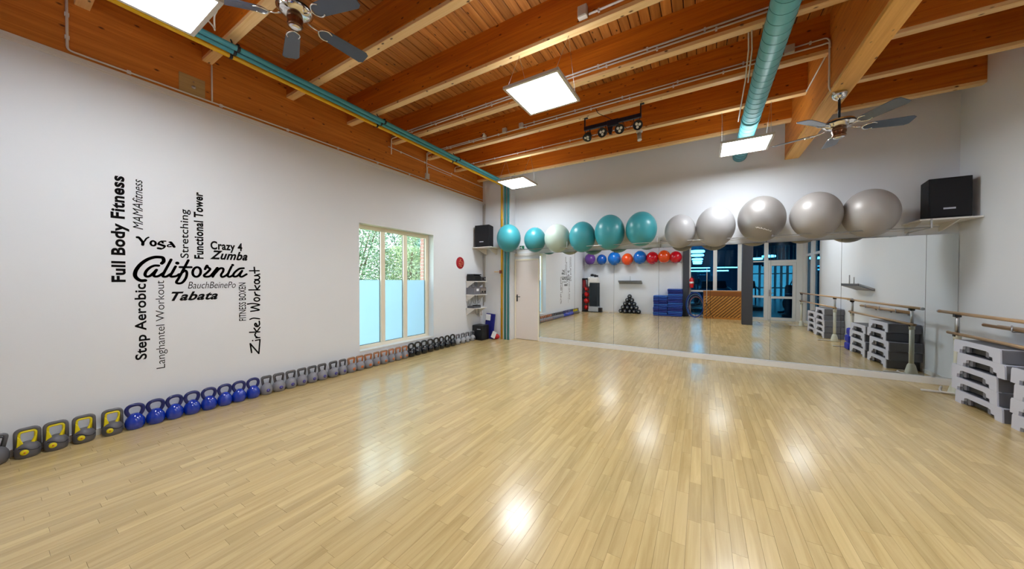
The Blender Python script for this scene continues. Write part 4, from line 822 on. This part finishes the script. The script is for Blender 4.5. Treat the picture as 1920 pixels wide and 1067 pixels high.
# corner storage tower with boxing gear
t = thing('storage_tower', 'tall dark fabric storage tower with white collar and white base in the rear corner', 'storage tower', (-4.31, YR+.24, 0))
MB().prism([(-.21, -.17), (.21, -.17), (.17, .17), (-.17, .17)], .24, 1.34, 'XY').build('fabric_body', mat('dark_green_fabric', srgb(26, 36, 44), .7, noise=.2), t, .01)
MB().box(-.22, .22, -.18, .18, .03, .26).build('base', mat('tower_grey', srgb(178, 184, 192), .5), t, .008)
MB().box(-.20, .20, -.17, .18, 1.34, 1.60).build('collar', WHITE, t, .03)
MB().ball((-.20, .10, 1.54), .07, .12, .09).build('white_pouch', WHITE, t)
MB().box(-.23, -.18, .12, .19, 1.18, 1.5).build('strap', WHITE, t, .01)
MB().box(-.23, .23, -.19, .19, 0, .03).build('plinth', BLACK, t)
for k, (x, y, z) in enumerate(((-4.42, YR+.20, 1.70), (-4.27, YR+.24, 1.665))):
    t2 = thing('boxing_glove', ('black boxing glove lying on the tower, upper one', 'black boxing glove lying on the tower, beside the upper one')[k], 'boxing glove', (x, y, z), R(20*k))
    MB().ball((0, 0, 0), .085, .06, .06).build('mitt', BLACK, t2); MB().tube([(.06, 0, -.005), (.14, 0, -.01)], .042, 14).build('cuff', BLACK, t2); MB().ball((-.02, .05, .02), .04, .025, .022).build('thumb', BLACK, t2)
REDB = mat('red_bag', srgb(206, 18, 20), .4, coat=.2)
t = thing('ball_net', 'red equipment hanging in a tall dark net in the rear left corner', 'net rack', (-4.71, YR+.26, 0))
MB().tube([(-.12, .1, 0), (-.12, .1, 1.5)], .012, 8).tube([(.12, .1, 0), (.12, .1, 1.5)], .012, 8).tube([(-.12, -.1, 0), (-.12, -.1, 1.5)], .012, 8).tube([(-.14, .1, 1.5), (.14, .1, 1.5)], .012, 8).box(-.13, .13, -.14, .14, 0, .03).build('frame', BLACK, t)
for z, r_ in ((.20, .11), (.50, .125), (.80, .12), (1.05, .10)): MB().ball((.05, .02, z), r_).build('red_ball', REDB, t)
MB().prism([(-.13, 1.10), (.02, 1.10), (.0, 1.48), (-.13, 1.48)], -.05, .06, 'XZ').build('red_pad', mat('dark_red_pad', srgb(150, 34, 38), .5), t, .02)
MB().ball((-.06, .06, .72), .08, .07, .15).build('black_glove', BLACK, t)
MB().box(-.15, .13, -.06, .08, 1.48, 1.56).build('black_top', BLACK, t, .02)
t = thing('low_stool', 'low black box beside the storage tower', 'box', (-4.03, YR+.25, 0)); MB().box(-.08, .08, -.12, .12, .02, .20).build('box_body', BLACK, t, .02); MB().box(-.09, .09, -.13, .13, 0, .02).build('foot', BLACK, t)

# wall panel: rear glazing (x -.47 .. 3.02) and right glazing (y -1.13 .. .98)
BG = glass('blue_tinted_glass', (.24, .60, .80, 1), .22)
FW = mat('window_frame_white', srgb(214, 214, 212), .4, noise=.02)
g1 = struct('window_2', MB().box(-.47, -.41, YR-.09, YR, 0, 3.3).box(.355, .485, YR-.09, YR, 0, 3.3).box(1.15, 1.27, YR-.09, YR, 0, 3.3).box(-.41, 1.15, YR-.08, YR-.01, 1.0, 1.07).box(-.41, 1.15, YR-.08, YR-.01, 0, .08).box(-.41, 1.15, YR-.08, YR-.01, 3.2, 3.3), FW)
for a, b in ((-.41, .355), (.485, 1.15)):
    for z0, z1 in ((.08, 1.0), (1.07, 3.2)): MB().box(a, b, YR-.05, YR-.042, z0, z1).build('pane', BG, g1)
g2 = struct('window_3', MB().box(1.27, 1.95, YR-.08, YR-.01, 0, .09).box(1.27, 1.95, YR-.08, YR-.01, .82, .90).box(1.27, 1.95, YR-.08, YR-.01, 2.14, 2.18).box(1.95, 2.07, YR-.09, YR+.01, 0, 3.3).box(2.86, XR, YR-.09, YR+.01, 0, 3.3).box(2.07, 2.86, YR-.08, YR, 2.10, 2.20).box(1.27, 2.86, YR-.08, YR-.01, 3.2, 3.3), FW)
for a, b, z0, z1 in ((1.27, 1.95, .09, .82), (1.27, 1.95, .90, 2.14), (1.27, 1.95, 2.18, 3.2), (2.07, 2.86, 2.20, 3.2)): MB().box(a, b, YR-.05, YR-.042, z0, z1).build('pane', BG, g2)
d2 = struct('door_2', MB().box(2.075, 2.17, YR-.06, YR+.005, .01, 2.095).box(2.76, 2.855, YR-.06, YR+.005, .01, 2.095).box(2.17, 2.76, YR-.06, YR+.005, .01, .11).box(2.17, 2.76, YR-.06, YR+.005, .80, .88).box(2.17, 2.76, YR-.06, YR+.005, 2.0, 2.095), FW, bevel=.004)
for z0, z1 in ((.11, .80), (.88, 2.0)): MB().box(2.17, 2.76, YR-.035, YR-.027, z0, z1).build('pane', BG, d2)
MB().box(2.09, 2.14, YR+.005, YR+.02, .88, 1.12).tube([(2.115, YR+.015, 1.0), (2.115, YR+.07, 1.0), (2.22, YR+.07, 1.0)], .010, 8).build('door_handle', STEEL, d2)
g3 = struct('window_4', MB().box(XR, XR+.09, YR, -.70, 0, 3.3).box(XR, XR+.09, -.14, .19, 0, 3.3).box(XR, XR+.09, .80, .98, 0, 3.3).box(XR+.01, XR+.08, -.70, .80, 0, .09).box(XR+.01, XR+.08, -.70, .80, 2.28, 2.36).box(XR+.01, XR+.08, -.70, .80, 3.2, 3.3), FW)
for a, b in ((-.70, -.14), (.19, .80)):
    for z0, z1 in ((.09, 2.28), (2.36, 3.2)): MB().box(XR+.045, XR+.053, a, b, z0, z1).build('pane', BG, g3)

# counter with diagonal slats
def clip(poly, x0, x1, z0, z1):
    for ax, lim, sg in ((0, x0, 1), (0, x1, -1), (1, z0, 1), (1, z1, -1)):
        out = []
        for i in range(len(poly)):
            p, q = poly[i-1], poly[i]; dp, dq = sg*(p[ax]-lim), sg*(q[ax]-lim)
            if (dp < 0) != (dq < 0): s_ = dp/(dp-dq); out.append((p[0]+(q[0]-p[0])*s_, p[1]+(q[1]-p[1])*s_))
            if dq >= 0: out.append(q)
        poly = out
        if not poly: return []
    return poly
t = thing('counter', 'orange pine counter with diagonal slatted front below the glazing', 'counter', (.64, YR+.32, 0))
MB().box(-.60, .60, -.26, .165, .03, 1.02).build('carcass', mat('dark_carcass', srgb(96, 56, 22), .6, noise=.1), t)
MB().box(-.62, .62, -.28, .20, 1.02, 1.06).build('worktop', COUNT, t, .004)
MB().box(-.61, .61, .17, .19, .86, 1.02).build('apron', wood('dark_pine', srgb(120, 66, 22), srgb(150, 88, 34), 'X', .4), t, .003)
MB().box(-.61, .61, .16, .20, 0, .06).box(-.61, -.57, .17, .195, .06, .86).box(.57, .61, .17, .195, .06, .86).build('frame', COUNT, t, .002)
sl = wood('slat_pine', srgb(170, 110, 44), srgb(206, 150, 74), 'X', .4, rnd=.14)
for k in range(-9, 10):
    c0 = k*.118; pl = clip([(c0-.46-.037, 0), (c0-.46+.037, 0), (c0+.46+.037, .92), (c0+.46-.037, .92)], -.57, .57, .06, .86)
    if len(pl) >= 3: MB().prism(pl, .171, .185, 'XZ').build('slat', sl, t)
# hoops leaning by the pilaster
for k, (c, r_) in enumerate((('blue', srgb(20, 70, 170)), ('navy', srgb(12, 24, 70)), ('light blue', srgb(110, 160, 210)), ('black', srgb(16, 16, 22)), ('dark blue', srgb(16, 40, 110)), ('red and white', srgb(190, 130, 130)))):
    rad = .485-.018*k; mb = MB()
    mb.tube([(rad*cos(2*pi*j/40)*.62, -.03*k, rad*sin(2*pi*j/40)) for j in range(40)], .016, 8, closed=True)
    tag(mb.build('hula_hoop', mat('hoop_'+c.replace(' ', '_'), r_, .35), loc=(-.26+.008*k, YR+.36, rad+.014)), f'{c} hula hoop leaning in front of the glazing beside the pilaster', 'hula hoop', 'hula hoops leaning in front of the glazing')
# fire extinguisher
t = thing('fire_extinguisher', 'red fire extinguisher with white label hanging beside the grey pilaster', 'fire extinguisher', (-.385, YR+.11, 1.16))
MB().lathe([(0, 0), (.07, 0), (.078, .02), (.078, .33), (.06, .38), (.025, .40), (.022, .43), (0, .43)], 24).build('cylinder', mat('fire_red', srgb(206, 16, 22), .3, coat=.4), t)
MB().lathe([(.0785, .17), (.0795, .17), (.0795, .25), (.0785, .25)], 24).build('label_band', WHITE, t)
MB().box(-.02, .05, -.012, .012, .43, .455).box(-.02, .06, -.01, .01, .47, .485).build('valve_lever', BLACK, t, .002)
MB().tube(catmull([(.02, .02, .44), (.09, .05, .36), (.10, .05, .2), (.085, .04, .08)], 5), .009, 8).build('hose', BLACK, t)
# tripod stand
for nm, (x, y, h_, m, lab) in {'a': (.14, -.46, 1.95, PLASTICW, 'thin light tripod stand in front of the pine counter'), 'b': (-.42, -.50, 1.25, BLACK, 'thin black tripod stand in front of the hula hoops')}.items():
    t = thing('tripod_stand', lab, 'tripod', (x, y, 0))
    MB().tube([(0, 0, .12), (0, 0, h_)], .009, 8).build('pole', m, t); MB().tube([(0, 0, .55), (0, 0, .60)], .018, 10).build('collar', BLACK, t)
    for a in (90, 210, 330): MB().tube([(0, 0, .56), (.26*cos(R(a)), .26*sin(R(a)), .006)], .006, 6).build('leg', BLACK, t)

# ------------------------------------------------------------------ gym hall behind the glazing
HD = mat('hall_dark_paint', srgb(74, 96, 122), .8, noise=.1)
HF = mat('hall_floor', srgb(96, 120, 136), .25, noise=.1)
struct('hall_floor', MB().box(-6, XR+.15, -21, YR-.15, -.12, -.01).box(XR+.15, 11, -21, 6, -.12, -.01), HF)
struct('hall_ceiling', MB().box(-6, 11, -21, YR-.16, 4.2, 4.3).box(XR+.16, 11, YR-.16, 6, 4.2, 4.3), HD)
struct('hall_wall_side', MB().box(10.9, 11, -21, 6, -.1, 4.2).box(XR+.15, 11, 5.9, 6, -.1, 4.2).box(-6, -5.9, -21, YR-.15, -.1, 4.2), HD)
hw_ = struct('hall_wall_end', MB().box(-6, 3.5, -21, -20.9, -.1, 4.2).box(3.5, 11, -21, -20.9, 2.8, 4.2).box(7.0, 11, -21, -20.9, -.1, 2.8), HD)
HG = glass('hall_window_glass', (.24, .27, .26, 1), .3)
for x in (3.5, 4.15, 4.8, 5.2, 5.6, 6.0, 6.4, 6.8):
    hm = struct('hall_mullion', MB().box(x, x+.16, -20.98, -20.88, -.1, 2.8), FW)
    if x < 6.8: MB().box(x+.16, x+(.65 if x < 4.7 else .4), -20.94, -20.93, 0, 2.8).build('pane', HG, hm)
struct('hall_transom', MB().box(3.5, 7.0, -20.97, -20.89, 2.0, 2.1).box(3.5, 7.0, -20.97, -20.89, .8, .9), FW)
struct('hall_beam', MB().box(-6, 11, -5.2, -4.9, 3.4, 4.2).box(-6, 11, -9.2, -8.9, 3.4, 4.2), HD)
struct('hall_column', MB().box(.35, .65, -7.3, -7.0, 0, 4.2), mat('hall_blue_column', srgb(90, 130, 160), .6))
stair = struct('hall_balustrade', MB().box(3.0, 5.0, -10.1, -10, 2.3, 2.4).box(3.0, 5.0, -10.1, -10, 3.55, 3.65), HD)
for k in range(12): MB().box(3.05+.17*k, 3.08+.17*k, -10.07, -10.03, 2.4, 3.55).build('baluster', mat('hall_rail_grey', srgb(150, 165, 175), .4), stair)
LAMP = mat('hall_lamp_glow', (1, 1, 1, 1), .5, emit=(.80, .95, 1, 1), es=9.)
lp = None
for k, (x, y, r_) in enumerate(((-.25, -5.4, 'nearest of the row behind the left pane'), (-.28, -8.3, 'second of the row behind the left pane'), (-.33, -12.3, 'third of the row behind the left pane'), (-.36, -15.6, 'fourth of the row behind the left pane'), (-.4, -18.6, 'farthest of the row behind the left pane'), (3.2, -13.8, 'seen left of the glass door'), (3.5, -11.3, 'seen above the glass door'), (6.3, -14.6, 'seen through the narrow side windows'))):
    if lp is None:
        lp = o = thing('pendant_lamp', '', 'pendant lamp', (0, 0, 0)); MB().lathe([(0, 0), (.30, 0), (.34, .02), (.34, .10), (.30, .12), (0, .12)], 28).build('lamp_drum', LAMP, o); MB().tube([(0, 0, .12), (0, 0, 1.3)], .008, 6).build('cord', BLACK, o)
    else: o = copy_tree(lp)
    o.location = (x, y, 2.9)
    o['label'] = 'glowing round drum lamp in the gym hall, '+r_; o['group'] = 'round drum lamps in the gym hall'
for k, (x, y, z, L_) in enumerate(((-.2, -10.6, 2.05, 3.2), (.2, -16.4, 2.45, 4.2))):
    t = thing('strip_light', ('long low strip light in the gym hall beyond the left glazing', 'fainter upper strip light in the gym hall')[k], 'strip light', (x, y, z)); MB().box(-L_/2, L_/2, -.04, .04, 0, .07).build('tube', LAMP, t); MB().box(-L_/2, L_/2, -.06, .06, .07, .10).tube([(-L_/2+.2, 0, .1), (-L_/2+.2, 0, 4.2-z)], .008, 6).tube([(L_/2-.2, 0, .1), (L_/2-.2, 0, 4.2-z)], .008, 6).build('housing', HD, t)
MACH = mat('machine_dark', srgb(28, 36, 48), .4, noise=.1); MACL = mat('machine_silver', srgb(150, 160, 170), .35)
def treadmill(label, x, y, rz):
    t = thing('treadmill', label, 'treadmill', (x, y, -.01), R(rz))
    MB().box(-.38, .38, -.9, .9, 0, .16).build('deck', MACH, t, .03); MB().box(-.25, .25, -.8, .8, .16, .175).build('belt', BLACK, t)
    for s in (-1, 1):
        MB().tube([(s*.36, .75, .1), (s*.36, .80, 1.05), (s*.33, .55, 1.12), (s*.33, .15, 1.0)], .035, 10).build('handrail', MACL, t)
    MB().prism([(.70, 1.05), (.86, 1.05), (.92, 1.45), (.86, 1.45)], -.36, .36, 'YZ').build('console', MACH, t, .02)
def crosser(label, x, y, rz):
    t = thing('cross_trainer', label, 'cross trainer', (x, y, -.01), R(rz))
    MB().lathe([(0, -.10), (.28, -.10), (.30, 0), (.28, .10), (0, .10)], 24, axis='X', c=(0, .45, .42)).build('flywheel_cover', MACH, t)
    MB().box(-.30, .30, -.8, -.7, 0, .06).box(-.30, .30, .65, .75, 0, .06).box(-.05, .05, -.8, .75, .02, .10).build('base', MACH, t, .01)
    MB().tube([(0, .35, .5), (0, .15, 1.35)], .04, 10).build('column', MACL, t); MB().box(-.16, .16, .08, .16, 1.30, 1.55).build('console', MACH, t, .02)
    for s in (-1, 1):
        MB().tube(catmull([(s*.22, -.1, .30), (s*.26, .25, .9), (s*.26, .05, 1.4), (s*.22, -.12, 1.62)], 5), .022, 8).build('arm', MACL, t); MB().box(s*.22-.07, s*.22+.07, -.5, -.1, .26, .31).build('pedal', MACH, t, .01)
treadmill('dark treadmill in the gym hall behind the left pane, next to the pillar', 1.0, -5.4, 160)
treadmill('dark treadmill in the gym hall behind the hula hoops', .1, -4.2, 195)
treadmill('dark treadmill farther back in the gym hall', -.5, -7.6, 180)
crosser('dark cross trainer seen through the glass door', 3.6, -4.6, 150)
crosser('dark cross trainer seen behind the leftmost pane of the hall glazing', -.35, -5.6, 200)
crosser('dark cross trainer in the side hall behind the narrow windows', 5.4, -1.2, 60)
treadmill('dark treadmill seen left of the door pane', 2.2, -6.6, 170)
t = thing('training_bag', 'tall dark training bag standing behind the lower pane of the glass door', 'training bag', (3.05, -3.1, -.01))
MB().lathe([(0, 0), (.24, 0), (.27, .03), (.27, .10), (.18, .14), (.17, .2), (.17, 1.2), (.13, 1.28), (0, 1.29)], 24).build('bag_body', MACH, t); MB().lathe([(.1705, .9), (.174, .9), (.174, .95), (.1705, .95)], 24).build('band', MACL, t)
